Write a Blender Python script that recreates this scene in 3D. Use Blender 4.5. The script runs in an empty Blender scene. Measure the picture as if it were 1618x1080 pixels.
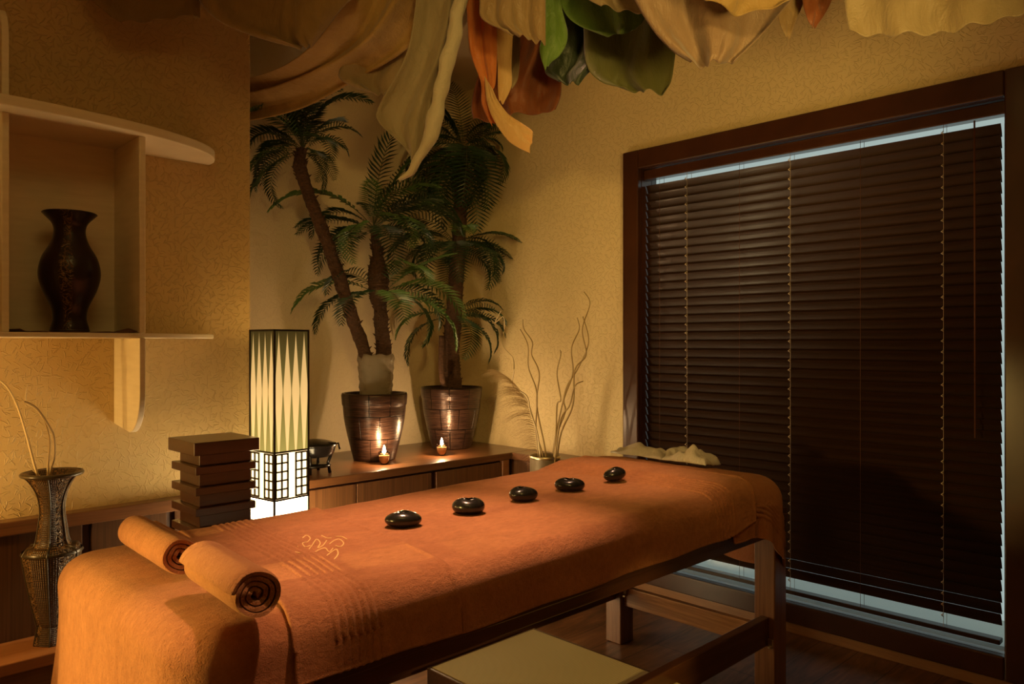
import bpy, math, random
from math import sin, cos, pi, sqrt, radians, atan2, exp
from mathutils import Vector, Matrix, Euler, noise
random.seed(7)
S = bpy.context.scene
COL = S.collection

# ------------------------------------------------------------------ camera
PH, PF, HY, TH = 1.25, 1214.72, 542.0, radians(45.613)
FW = Vector((cos(TH), sin(TH), 0)); RT = Vector((sin(TH), -cos(TH), 0))
cd = bpy.data.cameras.new('camera'); cam = bpy.data.objects.new('camera', cd); COL.objects.link(cam)
cam.location = (0, 0, PH); cam.rotation_euler = (pi/2, 0, TH - pi/2)
cd.sensor_width = 36; cd.lens = PF/1618*36; cd.shift_y = 2/1618; cd.clip_start = .05
S.camera = cam
S.view_settings.view_transform = 'Standard'; S.view_settings.look = 'None'
S.view_settings.gamma = 1; S.view_settings.use_curve_mapping = False
S.view_settings.exposure = 0.0

# world: pale overcast daylight outside the window
w = bpy.data.worlds.new('world'); S.world = w; w.use_nodes = True
w.node_tree.nodes['Background'].inputs[0].default_value = (.45, .56, .53, 1)
w.node_tree.nodes['Background'].inputs[1].default_value = .85

def lamp(name, kind, loc, power, color, size=.1, aim=None, angle=60, blend=.6):
    d = bpy.data.lights.new(name, kind); o = bpy.data.objects.new(name, d); COL.objects.link(o)
    o.location = loc; d.energy = power; d.color = color
    if kind == 'AREA': d.size = size
    else: d.shadow_soft_size = size
    if kind == 'SPOT': d.spot_size = radians(angle); d.spot_blend = blend
    if aim is not None:
        o.rotation_euler = (Vector(aim) - Vector(loc)).to_track_quat('-Z', 'Y').to_euler()
    return o
WARM = (1, .57, .16); OLIVE = (1, .64, .17); PINK = (1, .52, .30)
lamp('ceiling_downlight_bed', 'SPOT', (1.35, 1.95, 2.80), 270, PINK, .05, (1.22, 1.55, .76), 34, .9)
lamp('ceiling_downlight_rolls', 'SPOT', (1.02, .95, 2.80), 105, PINK, .04, (.64, 1.38, .84), 14, .7)
lamp('stool_fill_spot', 'SPOT', (1.72, -.30, 1.20), 42, OLIVE, .04, (1.74, 1.40, .22), 22, .5)  # added spot that brightens the stool top; no real fixture
lamp('ceiling_downlight_head', 'SPOT', (2.1, 1.9, 2.80), 120, PINK, .05, (2.05, 1.72, .78), 28, .9)
lamp('wall_fill_spot_high', 'SPOT', (.35, .1, 2.35), 95, OLIVE, .10, (3.2, 2.60, 1.60), 66, 1.0)  # added spot in mid-air below the ceiling, brightens the window wall
lamp('wall_fill_spot_low', 'SPOT', (1.30, -.02, 1.62), 100, OLIVE, .15, (3.2, 2.45, 2.65), 62, 1.0)  # added unseen spot, lights the upper window wall from under the drapes
lamp('room_fill', 'AREA', (.5, 1.0, 2.8), 6.5, OLIVE, 1.0, (1.2, 1.2, 0))  # soft unseen fill added for overall brightness
lamp('bench_light_near', 'POINT', (.12, 2.95, .80), 11, WARM, .03)
lamp('foot_fill_spot', 'SPOT', (-.75, 1.9, 1.0), 140, OLIVE, .05, (.5, 1.6, .62), 42, .8)  # added narrow spot out of view, brightens the foot end of the table
lamp('bench_light_middle', 'POINT', (-.55, 2.85, .75), 6, WARM, .03)
lamp('bench_light_far', 'POINT', (-.95, 2.85, .75), 6, WARM, .03)

def P(x, y, d):                      # the point seen at photo pixel (x, y) at distance d along the view
    return Vector((0, 0, PH)) + FW*d + RT*((x - 809)/PF*d) + Vector((0, 0, (HY - y)/PF*d))
def atz(x, y, z):
    d = (PH - z)*PF/(y - HY); return P(x, y, d)
def atx(x, y, X):
    u = (x - 809)/PF; return P(x, y, X/(FW.x + RT.x*u))
def aty(x, y, Y):
    u = (x - 809)/PF; return P(x, y, Y/(FW.y + RT.y*u))

# ------------------------------------------------------------------ materials
def mat(name, color=(.5,.5,.5), rough=.6, metal=0, **kw):
    m = bpy.data.materials.new(name); m.use_nodes = True
    b = m.node_tree.nodes['Principled BSDF']
    b.inputs['Base Color'].default_value = (*color, 1); b.inputs['Roughness'].default_value = rough
    b.inputs['Metallic'].default_value = metal
    for k, v in kw.items(): b.inputs[k.replace('_', ' ')].default_value = v
    return m
class N:
    def __init__(s, m): s.m = m; s.t = m.node_tree; s.b = s.t.nodes['Principled BSDF']
    def add(s, typ, **kw):
        n = s.t.nodes.new(typ)
        for k, v in kw.items():
            if isinstance(v, tuple) and k[0] == '_': pass
            setattr(n, k, v)
        return n
    def link(s, a, b): s.t.links.new(a, b)
    def math(s, op, a, b=None, c=None, clamp=False):
        n = s.t.nodes.new('ShaderNodeMath'); n.operation = op; n.use_clamp = clamp
        for i, v in enumerate((a, b, c)):
            if v is None: continue
            if hasattr(v, 'links'): s.link(v, n.inputs[i])
            else: n.inputs[i].default_value = v
        return n.outputs[0]
    def coord(s, scale=(1,1,1), rot=(0,0,0)):
        c = s.add('ShaderNodeTexCoord'); mp = s.add('ShaderNodeMapping')
        mp.inputs['Scale'].default_value = scale; mp.inputs['Rotation'].default_value = rot
        s.link(c.outputs['Object'], mp.inputs[0]); return mp.outputs[0]
    def noise(s, vec, scale, detail=3, rough=.5, dist=0):
        n = s.add('ShaderNodeTexNoise'); n.inputs['Scale'].default_value = scale
        n.inputs['Detail'].default_value = detail; n.inputs['Roughness'].default_value = rough
        n.inputs['Distortion'].default_value = dist; s.link(vec, n.inputs['Vector']); return n.outputs['Fac']
    def ramp(s, fac, stops):
        r = s.add('ShaderNodeValToRGB'); e = r.color_ramp.elements
        while len(e) < len(stops): e.new(.5)
        for el, (p, c) in zip(e, stops): el.position = p; el.color = (*c, 1)
        s.link(fac, r.inputs[0]); return r.outputs[0]
    def bump(s, h, strength=.3, dist=.01, prev=None):
        b = s.add('ShaderNodeBump'); b.inputs['Strength'].default_value = strength; b.inputs['Distance'].default_value = dist
        s.link(h, b.inputs['Height'])
        if prev is not None: s.link(prev, b.inputs['Normal'])
        return b.outputs[0]
    def base(s, c): s.link(c, s.b.inputs['Base Color'])
    def normal(s, n): s.link(n, s.b.inputs['Normal'])

def wallpaper(name, c1, c2, axes, strength=.5):
    """embossed paper: short strokes at random angles, one per cell"""
    m = mat(name, c1, .62); n = N(m)
    hs = []
    for sc, off in ((38, 0), (31, 5.3), (27, 9.1)):
        c = n.add('ShaderNodeTexCoord')
        sep = n.add('ShaderNodeSeparateXYZ'); n.link(c.outputs['Object'], sep.inputs[0])
        comb = n.add('ShaderNodeCombineXYZ')
        n.link(n.math('MULTIPLY_ADD', sep.outputs[axes[0]], sc, off), comb.inputs[0])
        n.link(n.math('MULTIPLY_ADD', sep.outputs[axes[1]], sc, off*2), comb.inputs[1])
        v = n.add('ShaderNodeTexVoronoi'); v.voronoi_dimensions = '2D'; v.inputs['Scale'].default_value = 1
        v.inputs['Randomness'].default_value = .9
        n.link(comb.outputs[0], v.inputs['Vector'])
        sub = n.add('ShaderNodeVectorMath'); sub.operation = 'SUBTRACT'
        n.link(comb.outputs[0], sub.inputs[0]); n.link(v.outputs['Position'], sub.inputs[1])
        sc3 = n.add('ShaderNodeSeparateColor'); n.link(v.outputs['Color'], sc3.inputs[0])
        rot = n.add('ShaderNodeVectorRotate'); rot.rotation_type = 'Z_AXIS'
        n.link(sub.outputs[0], rot.inputs['Vector']); n.link(n.math('MULTIPLY', sc3.outputs[0], 6.28), rot.inputs['Angle'])
        s2 = n.add('ShaderNodeSeparateXYZ'); n.link(rot.outputs[0], s2.inputs[0])
        ax = n.math('ABSOLUTE', s2.outputs[0])
        # slight curl of each stroke
        yy = n.math('ABSOLUTE', n.math('SUBTRACT', s2.outputs[1], n.math('MULTIPLY', n.math('MULTIPLY', ax, ax), .35)))
        a = n.math('SUBTRACT', 1, n.math('MULTIPLY', yy, 13), clamp=True)
        b = n.math('MULTIPLY', n.math('SUBTRACT', .40, ax), 8, clamp=True)
        hs.append(n.math('MULTIPLY', a, b))
    h = n.math('MAXIMUM', n.math('MAXIMUM', hs[0], hs[1]), hs[2])
    grain = n.noise(n.coord(), 160, 2)
    tot = n.math('ADD', h, n.math('MULTIPLY', grain, .35))
    n.normal(n.bump(tot, strength, .003))
    n.base(n.ramp(n.noise(n.coord(), 2.2, 4), [(.3, c1), (.7, c2)]))
    return m
M = {}
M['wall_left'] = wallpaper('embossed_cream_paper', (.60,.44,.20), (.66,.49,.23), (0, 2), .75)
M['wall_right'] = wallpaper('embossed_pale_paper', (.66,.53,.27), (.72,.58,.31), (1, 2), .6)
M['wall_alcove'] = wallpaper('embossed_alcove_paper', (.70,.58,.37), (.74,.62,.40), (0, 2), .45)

def wood(name, dark, light, rough=.35, scale=(1.2, 22, 22), coat=.3, bump=.12, dist=1.2):
    m = mat(name, dark, rough); n = N(m); m.node_tree.nodes['Principled BSDF'].inputs['Coat Weight'].default_value = coat
    m.node_tree.nodes['Principled BSDF'].inputs['Coat Roughness'].default_value = .18
    v = n.coord(scale); a = n.noise(v, 1.6, 6, .62, dist)
    g = n.noise(n.coord((scale[0]*3, scale[1]*6, scale[2]*6)), 2, 3)
    f = n.math('ADD', n.math('MULTIPLY', a, .8), n.math('MULTIPLY', g, .2))
    n.base(n.ramp(f, [(.32, dark), (.68, light)])); n.normal(n.bump(f, bump, .004)); return m
M['counter'] = wood('walnut_counter', (.085,.032,.011), (.17,.070,.025), .32, (1.2, 22, 22))
M['counter_y'] = wood('walnut_counter_side_run', (.085,.032,.011), (.17,.070,.025), .32, (22, 1.2, 22))
M['panel'] = wood('striped_walnut_panel', (.075,.028,.010), (.18,.078,.028), .45, (50, 50, .8))
M['wainscot'] = wood('shaded_wainscot', (.040,.016,.005), (.085,.034,.011), .65, (50, 50, .8), 0)  # darkened panel walnut: shade below the ledge is put into the colour
M['wainscot'].node_tree.nodes['Principled BSDF'].inputs['Specular IOR Level'].default_value = .15
M['groove'] = mat('dark_red_groove', (.035,.010,.006), .5)
M['bench'] = wood('amber_bench_wood', (.24,.09,.03), (.38,.16,.055), .35, (1.2, 20, 20))
M['frame'] = wood('dark_mahogany', (.038,.012,.005), (.070,.023,.009), .3, (8, 1.5, 1.5), .4)
M['slat'] = wood('blind_slat_wood', (.020,.0080,.0026), (.040,.0150,.0042), .42, (30, 1.0, 12), .12, .05); M['slat'].node_tree.nodes['Principled BSDF'].inputs['Specular IOR Level'].default_value = .3
M['rail_v'] = wood('bed_leg_wood', (.13,.05,.02), (.27,.12,.05), .4, (26, 26, 1.2))
M['rail_x'] = wood('bed_rail_wood', (.060,.022,.010), (.12,.045,.02), .35, (1.4, 24, 24))
M['rail_y'] = wood('bed_end_rail_wood', (.22,.085,.025), (.58,.28,.09), .4, (9, .9, 14), .3, .12, 2.5)
M['lacquer'] = wood('brown_lacquered_wood', (.050,.018,.008), (.085,.032,.013), .28, (1.2, 18, 18), .5, .05)
M['baseboard'] = wood('baseboard_wood', (.22,.10,.035), (.36,.17,.06), .45, (12, 1.0, 12))

def floor_mat():
    m = mat('dark_parquet', (.1,.05,.03), .38); n = N(m)
    v = n.coord((1.0, 6, 1)); a = n.noise(v, 2.2, 6, .6, 2.2)
    b = n.noise(n.coord(), 3, 4)
    br = n.add('ShaderNodeTexBrick'); n.link(n.coord((.9,.9,.9)), br.inputs['Vector'])
    br.inputs['Color1'].default_value = (.8,.8,.8,1); br.inputs['Color2'].default_value = (1,1,1,1); br.inputs['Mortar'].default_value = (.25,.25,.25,1)
    br.inputs['Scale'].default_value = 1; br.inputs['Mortar Size'].default_value = .002; br.inputs['Brick Width'].default_value = 1.2; br.inputs['Row Height'].default_value = .14
    c = n.ramp(n.math('ADD', n.math('MULTIPLY', a, .7), n.math('MULTIPLY', b, .3)), [(.35, (.08,.032,.012)), (.55, (.22,.095,.036)), (.7, (.40,.19,.07))])
    mx = n.add('ShaderNodeMix'); mx.data_type = 'RGBA'; mx.blend_type = 'MULTIPLY'; mx.inputs[0].default_value = 1
    n.link(c, mx.inputs[6]); n.link(br.outputs['Color'], mx.inputs[7]); n.base(mx.outputs[2])
    n.normal(n.bump(a, .1, .004)); return m
M['floor'] = floor_mat()
M['ceiling'] = mat('ceiling_paint', (.55,.45,.30), .8)

def terry(name, c, c2):
    m = mat(name, c, .95); n = N(m); b = n.b
    b.inputs['Sheen Weight'].default_value = .35; b.inputs['Sheen Roughness'].default_value = .5
    b.inputs['Sheen Tint'].default_value = (1, .7, .45, 1)
    h = n.noise(n.coord(), 380, 3, .7); h2 = n.noise(n.coord((1,1.6,1)), 55, 5, .7); big = n.noise(n.coord((1,2,1)), 9, 5, .65, .8)
    f = n.math('ADD', n.math('MULTIPLY', h2, .5), n.math('MULTIPLY', big, .5))
    n.base(n.ramp(f, [(.35, c), (.65, c2)]))
    n.normal(n.bump(h2, .8, .009, n.bump(h, 1.0, .005))); return m
M['terry'] = terry('orange_terry', (.52,.185,.062), (.74,.30,.115))
M['terry2'] = terry('orange_terry_pale', (.66,.27,.10), (.76,.34,.13))
M['terry_dark'] = terry('orange_terry_head', (.50,.165,.05), (.60,.21,.075))
M['thread'] = mat('yellow_thread', (.85,.60,.22), .5)
M['white_cloth'] = terry('white_cotton', (.84,.80,.72), (.90,.87,.80))
M['stone'] = mat('black_basalt', (.012,.012,.011), .22)
n = N(M['stone']); n.normal(n.bump(n.noise(n.coord(), 60, 4), .12, .003))
M['pad'] = mat('table_pad_vinyl', (.25,.12,.06), .6)
M['metal'] = mat('brass_bracket', (.75,.65,.42), .35, 1)
M['cream_wood'] = mat('cream_painted_wood', (.80,.68,.44), .38)
n = N(M['cream_wood']); n.base(n.ramp(n.noise(n.coord((2,2,14)), 4, 4), [(.3, (.82,.74,.55)), (.7, (.90,.82,.62))]))
M['glass'] = mat('window_glass', (1,1,1), .02, 0, Transmission_Weight=1.0, IOR=1.45)
M['outside'] = mat('outside_ledge_paint', (.62,.66,.64), .7)
M['cord'] = mat('blind_cord', (.62,.52,.42), .6)
M['cord_dark'] = mat('brown_cord', (.16,.06,.03), .6)
M['black_ceramic'] = mat('black_burner', (.016,.013,.012), .2)
M['glass_cup'] = mat('cup_glass', (.62,.42,.28), .05, 0, Transmission_Weight=1.0, IOR=1.3)
M['wax'] = mat('candle_wax', (.85,.75,.55), .5)
M['tatami'] = mat('woven_mat', (.62,.56,.36), .7)
n = N(M['tatami'])
wv = n.add('ShaderNodeTexWave'); wv.inputs['Scale'].default_value = 55; wv.bands_direction = 'X'; n.link(n.coord(), wv.inputs['Vector'])
wv2 = n.add('ShaderNodeTexWave'); wv2.inputs['Scale'].default_value = 40; wv2.bands_direction = 'Y'; n.link(n.coord(), wv2.inputs['Vector'])
wf = n.math('MULTIPLY', wv.outputs['Fac'], wv2.outputs['Fac'])
n.base(n.ramp(wf, [(0, (.60,.50,.25)), (.7, (.85,.74,.44))])); n.normal(n.bump(wf, .5, .002))

def emis(name, color, strength):
    m = bpy.data.materials.new(name); m.use_nodes = True; t = m.node_tree; t.nodes.clear()
    e = t.nodes.new('ShaderNodeEmission'); o = t.nodes.new('ShaderNodeOutputMaterial')
    e.inputs[0].default_value = (*color, 1); e.inputs[1].default_value = strength
    t.links.new(e.outputs[0], o.inputs[0]); return m
M['flame'] = emis('candle_flame', (1, .66, .32), 260)
M['lamp_base_glow'] = emis('lamp_base_glow', (1, .74, .38), 24.0)
M['lamp_mid_glow'] = emis('lamp_middle_glow', (1, .72, .34), 3.2)
M['lamp_frame'] = mat('lamp_black_frame', (.02,.014,.008), .4)
M['lamp_lattice'] = mat('lamp_lattice', (.05,.035,.012), .5)

def shade_mat(face_w, h, axis):
    """pleated string shade: bright lens shapes between gathered dark strings; glows from inside"""
    m = mat('string_shade_%s' % 'xy'[axis], (.45,.36,.18), .8); n = N(m)
    c = n.add('ShaderNodeTexCoord'); s = n.add('ShaderNodeSeparateXYZ'); n.link(c.outputs['Object'], s.inputs[0])
    u = n.math('MULTIPLY_ADD', s.outputs[axis], 4/face_w, 40.0)
    uf = n.math('ABSOLUTE', n.math('SUBTRACT', n.math('FRACT', u), .5))      # 0 centre .. .5 edge
    v = n.math('DIVIDE', s.outputs[2], h)                                     # 0 bottom .. 1 top
    up = n.math('MULTIPLY', n.math('SUBTRACT', 1, v), .98)
    lo = n.math('MULTIPLY_ADD', v, .75, .12)
    wd = n.math('MINIMUM', n.math('MINIMUM', up, lo), .475)
    msk = n.math('MULTIPLY', n.math('SUBTRACT', wd, uf), 22, clamp=True)
    ang = n.math('MULTIPLY', uf, 120); fib = n.math('MULTIPLY_ADD', n.math('SINE', ang), .12, .88)
    bg = n.math('MULTIPLY_ADD', n.math('SUBTRACT', 1, v), .40, .07)
    val = n.math('ADD', n.math('MULTIPLY', msk, 1.0), n.math('MULTIPLY', n.math('SUBTRACT', 1, msk), bg))
    # the bulbs sit low in the lamp
    glow = n.math('MULTIPLY_ADD', n.math('SUBTRACT', 1, v), .65, .52)
    e = n.math('MULTIPLY', n.math('MULTIPLY', val, fib), glow)
    n.b.inputs['Emission Color'].default_value = (1, .66, .26, 1)
    n.link(n.ramp(msk, [(0, (.80,.60,.14)), (1, (1,.62,.22))]), n.b.inputs['Emission Color'])
    n.link(n.math('MULTIPLY', e, 1.15), n.b.inputs['Emission Strength'])
    n.base(n.ramp(msk, [(0, (.10,.08,.03)), (1, (.35,.26,.12))])); return m

def sheer(name, c, c2, trans=.35, alpha=.94, rough=.6):
    m = mat(name, c, rough); n = N(m); t = m.node_tree; b = n.b; out = t.nodes['Material Output']
    col = n.ramp(n.noise(n.coord((3,3,1)), 3.0, 5, .6, .8), [(.3, c), (.7, c2)]); n.base(col)
    b.inputs['Sheen Weight'].default_value = .4
    weave = n.noise(n.coord((60,60,400)), 1, 2); wr = n.noise(n.coord((6,6,2.5)), 5, 5, .65, 1.0)
    nm = n.bump(wr, .45, .02, n.bump(weave, .4, .002)); n.normal(nm)
    tr = n.add('ShaderNodeBsdfTranslucent'); n.link(col, tr.inputs[0]); n.link(nm, tr.inputs['Normal'])
    mx = n.add('ShaderNodeMixShader'); mx.inputs[0].default_value = trans
    n.link(b.outputs[0], mx.inputs[1]); n.link(tr.outputs[0], mx.inputs[2])
    tp = n.add('ShaderNodeBsdfTransparent'); tp.inputs[0].default_value = (*[min(1, x*1.4+.2) for x in c], 1)
    m2 = n.add('ShaderNodeMixShader'); m2.inputs[0].default_value = alpha
    n.link(tp.outputs[0], m2.inputs[1]); n.link(mx.outputs[0], m2.inputs[2]); n.link(m2.outputs[0], out.inputs[0]); return m

# ------------------------------------------------------------------ mesh helpers
def tag(o, label=None, cat=None, group=None, kind=None):
    if label: o['label'] = label
    if cat: o['category'] = cat
    if group: o['group'] = group
    if kind: o['kind'] = kind
    return o
def wloc(o):
    v = Vector((0,0,0))
    while o: v = v + Vector(o.location); o = o.parent
    return v
def thing(name, label, cat, loc=(0,0,0), group=None):
    o = bpy.data.objects.new(name, None); o.empty_display_size = .05; COL.objects.link(o); o.location = loc
    return tag(o, label, cat, group)
class MB:
    def __init__(s): s.v = []; s.f = []
    def grid(s, rows, closed=False):
        b = len(s.v); nr = len(rows); nc = len(rows[0])
        for r in rows: s.v += [Vector(p) for p in r]
        for i in range(nr-1):
            for j in range(nc if closed else nc-1):
                k = (j+1) % nc
                s.f.append((b+i*nc+j, b+i*nc+k, b+(i+1)*nc+k, b+(i+1)*nc+j))
        return s
    def box(s, x0, x1, y0, y1, z0, z1):
        b = len(s.v); s.v += [Vector(p) for p in ((x0,y0,z0),(x1,y0,z0),(x1,y1,z0),(x0,y1,z0),(x0,y0,z1),(x1,y0,z1),(x1,y1,z1),(x0,y1,z1))]
        for q in ((3,2,1,0),(4,5,6,7),(0,1,5,4),(1,2,6,5),(2,3,7,6),(3,0,4,7)): s.f.append(tuple(b+i for i in q))
        return s
    def prism(s, pts, lo, hi, axis=2):
        """outline pts (2D) extruded along axis"""
        def mk(p, h):
            if axis == 2: return Vector((p[0], p[1], h))
            if axis == 0: return Vector((h, p[0], p[1]))
            return Vector((p[0], h, p[1]))
        b = len(s.v); n = len(pts); s.v += [mk(p, lo) for p in pts] + [mk(p, hi) for p in pts]
        s.f.append(tuple(b+i for i in range(n))[::-1]); s.f.append(tuple(b+n+i for i in range(n)))
        for i in range(n): j = (i+1) % n; s.f.append((b+i, b+j, b+n+j, b+n+i))
        return s
    def lathe(s, prof, c, n=32, cap=True, twist=None):
        b = len(s.v); c = Vector(c)
        for r, z in prof:
            for k in range(n):
                a = 2*pi*k/n; s.v.append(c + Vector((r*cos(a), r*sin(a), z)))
        for i in range(len(prof)-1):
            for k in range(n):
                j = (k+1) % n; s.f.append((b+i*n+k, b+i*n+j, b+(i+1)*n+j, b+(i+1)*n+k))
        if cap:
            s.f.append(tuple(b+k for k in range(n))[::-1]); e = b+(len(prof)-1)*n; s.f.append(tuple(e+k for k in range(n)))
        return s
    def tube(s, pts, rad, n=6):
        pts = [Vector(p) for p in pts]; rad = rad if isinstance(rad, (list, tuple)) else [rad]*len(pts)
        b = len(s.v); up = Vector((.3, .2, 1)).normalized(); N_ = len(pts)
        for i, p in enumerate(pts):
            t = (pts[min(i+1, N_-1)] - pts[max(i-1, 0)]).normalized()
            a = up.cross(t)
            if a.length < 1e-3: a = Vector((1,0,0)).cross(t)
            a.normalize(); c = t.cross(a)
            for k in range(n):
                q = 2*pi*k/n; s.v.append(p + (a*cos(q) + c*sin(q))*rad[i])
        for i in range(N_-1):
            for k in range(n):
                j = (k+1) % n; s.f.append((b+i*n+k, b+i*n+j, b+(i+1)*n+j, b+(i+1)*n+k))
        s.f.append(tuple(b+k for k in range(n))[::-1]); s.f.append(tuple(b+(N_-1)*n+k for k in range(n)))
        return s
    def build(s, name, m, parent=None, smooth=False, bevel=0, solid=0, subd=0, origin=None, local=False):
        off = Vector((0,0,0)) if local else (wloc(parent) if parent else Vector(origin or (0,0,0)))
        me = bpy.data.meshes.new(name); me.from_pydata([tuple(v - off) for v in s.v], [], s.f); me.update()
        o = bpy.data.objects.new(name, me); COL.objects.link(o)
        if parent: o.parent = parent
        elif not local: o.location = off
        for mm in (m if isinstance(m, list) else [m]): me.materials.append(mm)
        if smooth: me.polygons.foreach_set('use_smooth', [True]*len(me.polygons))
        if solid: d = o.modifiers.new('thick', 'SOLIDIFY'); d.thickness = solid; d.offset = 0
        if bevel:
            d = o.modifiers.new('bevel', 'BEVEL'); d.width = bevel; d.segments = 2; d.limit_method = 'ANGLE'
        if subd: d = o.modifiers.new('sub', 'SUBSURF'); d.levels = subd; d.render_levels = subd
        return o
def cat_rom(pts, n):
    """smooth curve through points, n samples per span"""
    pts = [Vector(p) for p in pts]; out = []
    for i in range(len(pts)-1):
        p0 = pts[max(i-1,0)]; p1 = pts[i]; p2 = pts[i+1]; p3 = pts[min(i+2,len(pts)-1)]
        for k in range(n):
            t = k/n; out.append(.5*((2*p1)+(p2-p0)*t+(2*p0-5*p1+4*p2-p3)*t*t+(3*p1-p0-3*p2+p3)*t**3))
    out.append(pts[-1]); return out
def structure(o): o['kind'] = 'structure'; return o

# ------------------------------------------------------------------ room
XW, YL, XC, YA, CZ = 3.207, 3.15, 1.51, 3.80, 2.85
X0, Y0 = -1.7, -1.7
WY0, WY1, WZ0, WZ1 = .72, 2.345, .10, 2.14          # window opening
structure(MB().box(X0-.1, XW+.14, Y0-.1, YA+.1, -.1, 0).build('floor', M['floor']))
structure(MB().box(X0-.1, XW+.14, Y0-.1, YA+.1, CZ, CZ+.1).build('ceiling', M['ceiling']))
structure(MB().box(X0, XC, YL, YA+.1, 0, CZ).build('wall_left', M['wall_left'], bevel=.008))
structure(MB().box(XC, XW+.14, YA, YA+.1, 0, CZ).build('wall_alcove', M['wall_alcove']))
r = MB(); r.box(XW, XW+.14, Y0, WY0, 0, CZ); r.box(XW, XW+.14, WY1, YA, 0, CZ)
r.box(XW, XW+.14, WY0, WY1, 0, WZ0); r.box(XW, XW+.14, WY0, WY1, WZ1, CZ)
structure(r.build('wall_right', M['wall_right']))
structure(MB().box(X0-.1, X0, Y0, YA+.1, 0, CZ).build('wall_back', M['wall_left']))
structure(MB().box(X0-.1, XW+.14, Y0-.1, Y0, 0, CZ).build('wall_front', M['wall_left']))
# window
cw = .095
wf = thing('window_1', None, None, (XW, (WY0+WY1)/2, WZ0)); structure(wf)
f = MB(); xa, xb = XW-.035, XW+.13
y0, y1, z0, z1 = WY0+.012, WY1-.012, WZ0+.03, WZ1-.008
f.box(xa, XW, y1, y1+cw, .045, z1+cw); f.box(xa, XW, y0-cw, y0, .045, z1+cw)
f.box(xa, XW, y0, y1, z1, z1+cw); f.box(xa, XW, y0, y1, .045, z0)
f.build('casing', M['frame'], wf, bevel=.006)
j = MB(); j.box(XW, xb, y1, WY1, WZ0, WZ1); j.box(XW, xb, WY0, y0, WZ0, WZ1); j.box(XW, xb, y0, y1, z1, WZ1); j.box(XW, XW+.03, y0, y1, WZ0, z0)
j.build('reveal', M['frame'], wf)
MB().box(XW+.03, XW+.40, y0-.3, y1+.3, WZ0-.04, z0-.004).build('window_sill', M['outside'], wf)
MB().box(XW+.085, XW+.091, y0, y1, z0-.004, z1).build('pane', M['glass'], wf)
br = MB().box(XW-.022, XW, WY1+.12, Y0, 0, .045) if False else MB().box(XW-.024, XW, Y0, 2.46, 0, .044)
structure(br.build('baseboard_right', M['baseboard'], bevel=.003))

# blind
bl = thing('venetian_blind', 'dark brown wooden venetian blind hanging closed in the big window', 'blind', (XW+.04, (y0+y1)/2, z0))
bx = XW+.042; by0, by1 = y0+.026, y1-.004
MB().box(bx-.034, bx+.02, y0+.004, y1-.003, z1-.052, z1-.004).build('head_rail', M['frame'], bl, bevel=.004)
pitch = .0417; ns = 46; ztop = 2.030
sm = MB()
tilt = radians(66); hw = .025
prof = []
for k in range(7):
    a = (k/6-.5)*2; cx = a*hw; cy = .0022*(1-a*a); prof.append((cx, cy))
prof2 = [(a, b+.0026) for a, b in prof] + [(a, b) for a, b in prof[::-1]]
pts = [(a*cos(tilt)-b*sin(tilt), a*sin(tilt)+b*cos(tilt)) for a, b in prof2]
pts = [(-p[0], p[1]) for p in pts]
rows = [[Vector((px, yy, pz)) for px, pz in pts] for yy in (by0-(by0+by1)/2, by1-(by0+by1)/2)]
sm.grid(rows, True); n_ = len(pts); sm.f.append(tuple(range(n_))); sm.f.append(tuple(range(n_, 2*n_))[::-1])
slat0 = None
nslat = int((ztop - (z0+.075))/pitch)
for i in range(nslat+1):
    if slat0 is None: o = slat0 = sm.build('slat', M['slat'], bl, local=True)
    else: o = slat0.copy(); COL.objects.link(o)
    zz = ztop - i*pitch
    o.location = Vector((bx, (by0+by1)/2, zz)) - wloc(bl)
zlast = ztop - nslat*pitch
zb = z0+.020
MB().box(bx-.022, bx+.022, by0, by1, zb, zb+.018).build('bottom_rail', M['slat'], bl, bevel=.003)
for y, sil in ((aty(0,0,1).y*0+2.24, 0), (2.08, 1), (1.80, 0), (1.555, 1), (1.255, 0), (.945, 1)):
    t = MB()
    for dx in (-.028, .028): t.tube([(bx+dx*.7, y, zb), (bx+dx*.7, y, z1-.05)], .0009, 5)
    if sil:
        for i in range(nslat+2):
            zz = ztop - (i-.5)*pitch
            t.tube([(bx-.029, y-.004, zz-.007), (bx-.032, y+.003, zz), (bx-.029, y-.002, zz+.007)], [.0012,.0032,.0012], 6)
    t.build('ladder_cord', M['cord'] if sil else M['cord_dark'], bl, smooth=True)
t = MB().tube([(bx-.04, .835, z1-.06), (bx-.042, .832, .9)], .0032, 8); t.build('tilt_wand', M['cord_dark'], bl, smooth=True)

# ------------------------------------------------------------------ counter, ledges
CT = .635
ct = thing('wall_counter', 'walnut built-in counter running along the alcove and round to the window wall', 'counter', (2.4, 3.1, 0))
MB().box(XC+.003, XW-.002, 3.10, YA-.002, CT-.038, CT).build('counter_top', M['counter'], ct, bevel=.004)
MB().box(3.03, XW-.002, 2.455, 3.10, CT-.038, CT-.0005).build('return_top', M['counter_y'], ct, bevel=.004)
MB().box(XC+.003, 3.06, 3.135, 3.155, .0, CT-.038).build('carcass', M['groove'], ct)
MB().box(3.06, XW-.002, 2.46, 3.13, 0, CT-.038).build('return_cabinet', M['panel'], ct)
xs = [1.56, 2.02, 2.50, 2.96]
for i in range(3):
    MB().box(xs[i]+(.003 if i else 0), xs[i+1]-(.03 if i == 1 else .003), 3.115, 3.135, .05, CT-.050).build('door_panel', M['panel'], ct, bevel=.002)
MB().box(2.97, 3.02, 3.108, 3.134, .0, CT-.039).build('corner_post', M['bench'], ct, bevel=.002)
tr = MB().box(X0, XC+.0, 3.085, YL, CT-.045, CT+.003); structure(tr.build('trim_1', M['counter'], bevel=.004))
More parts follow.
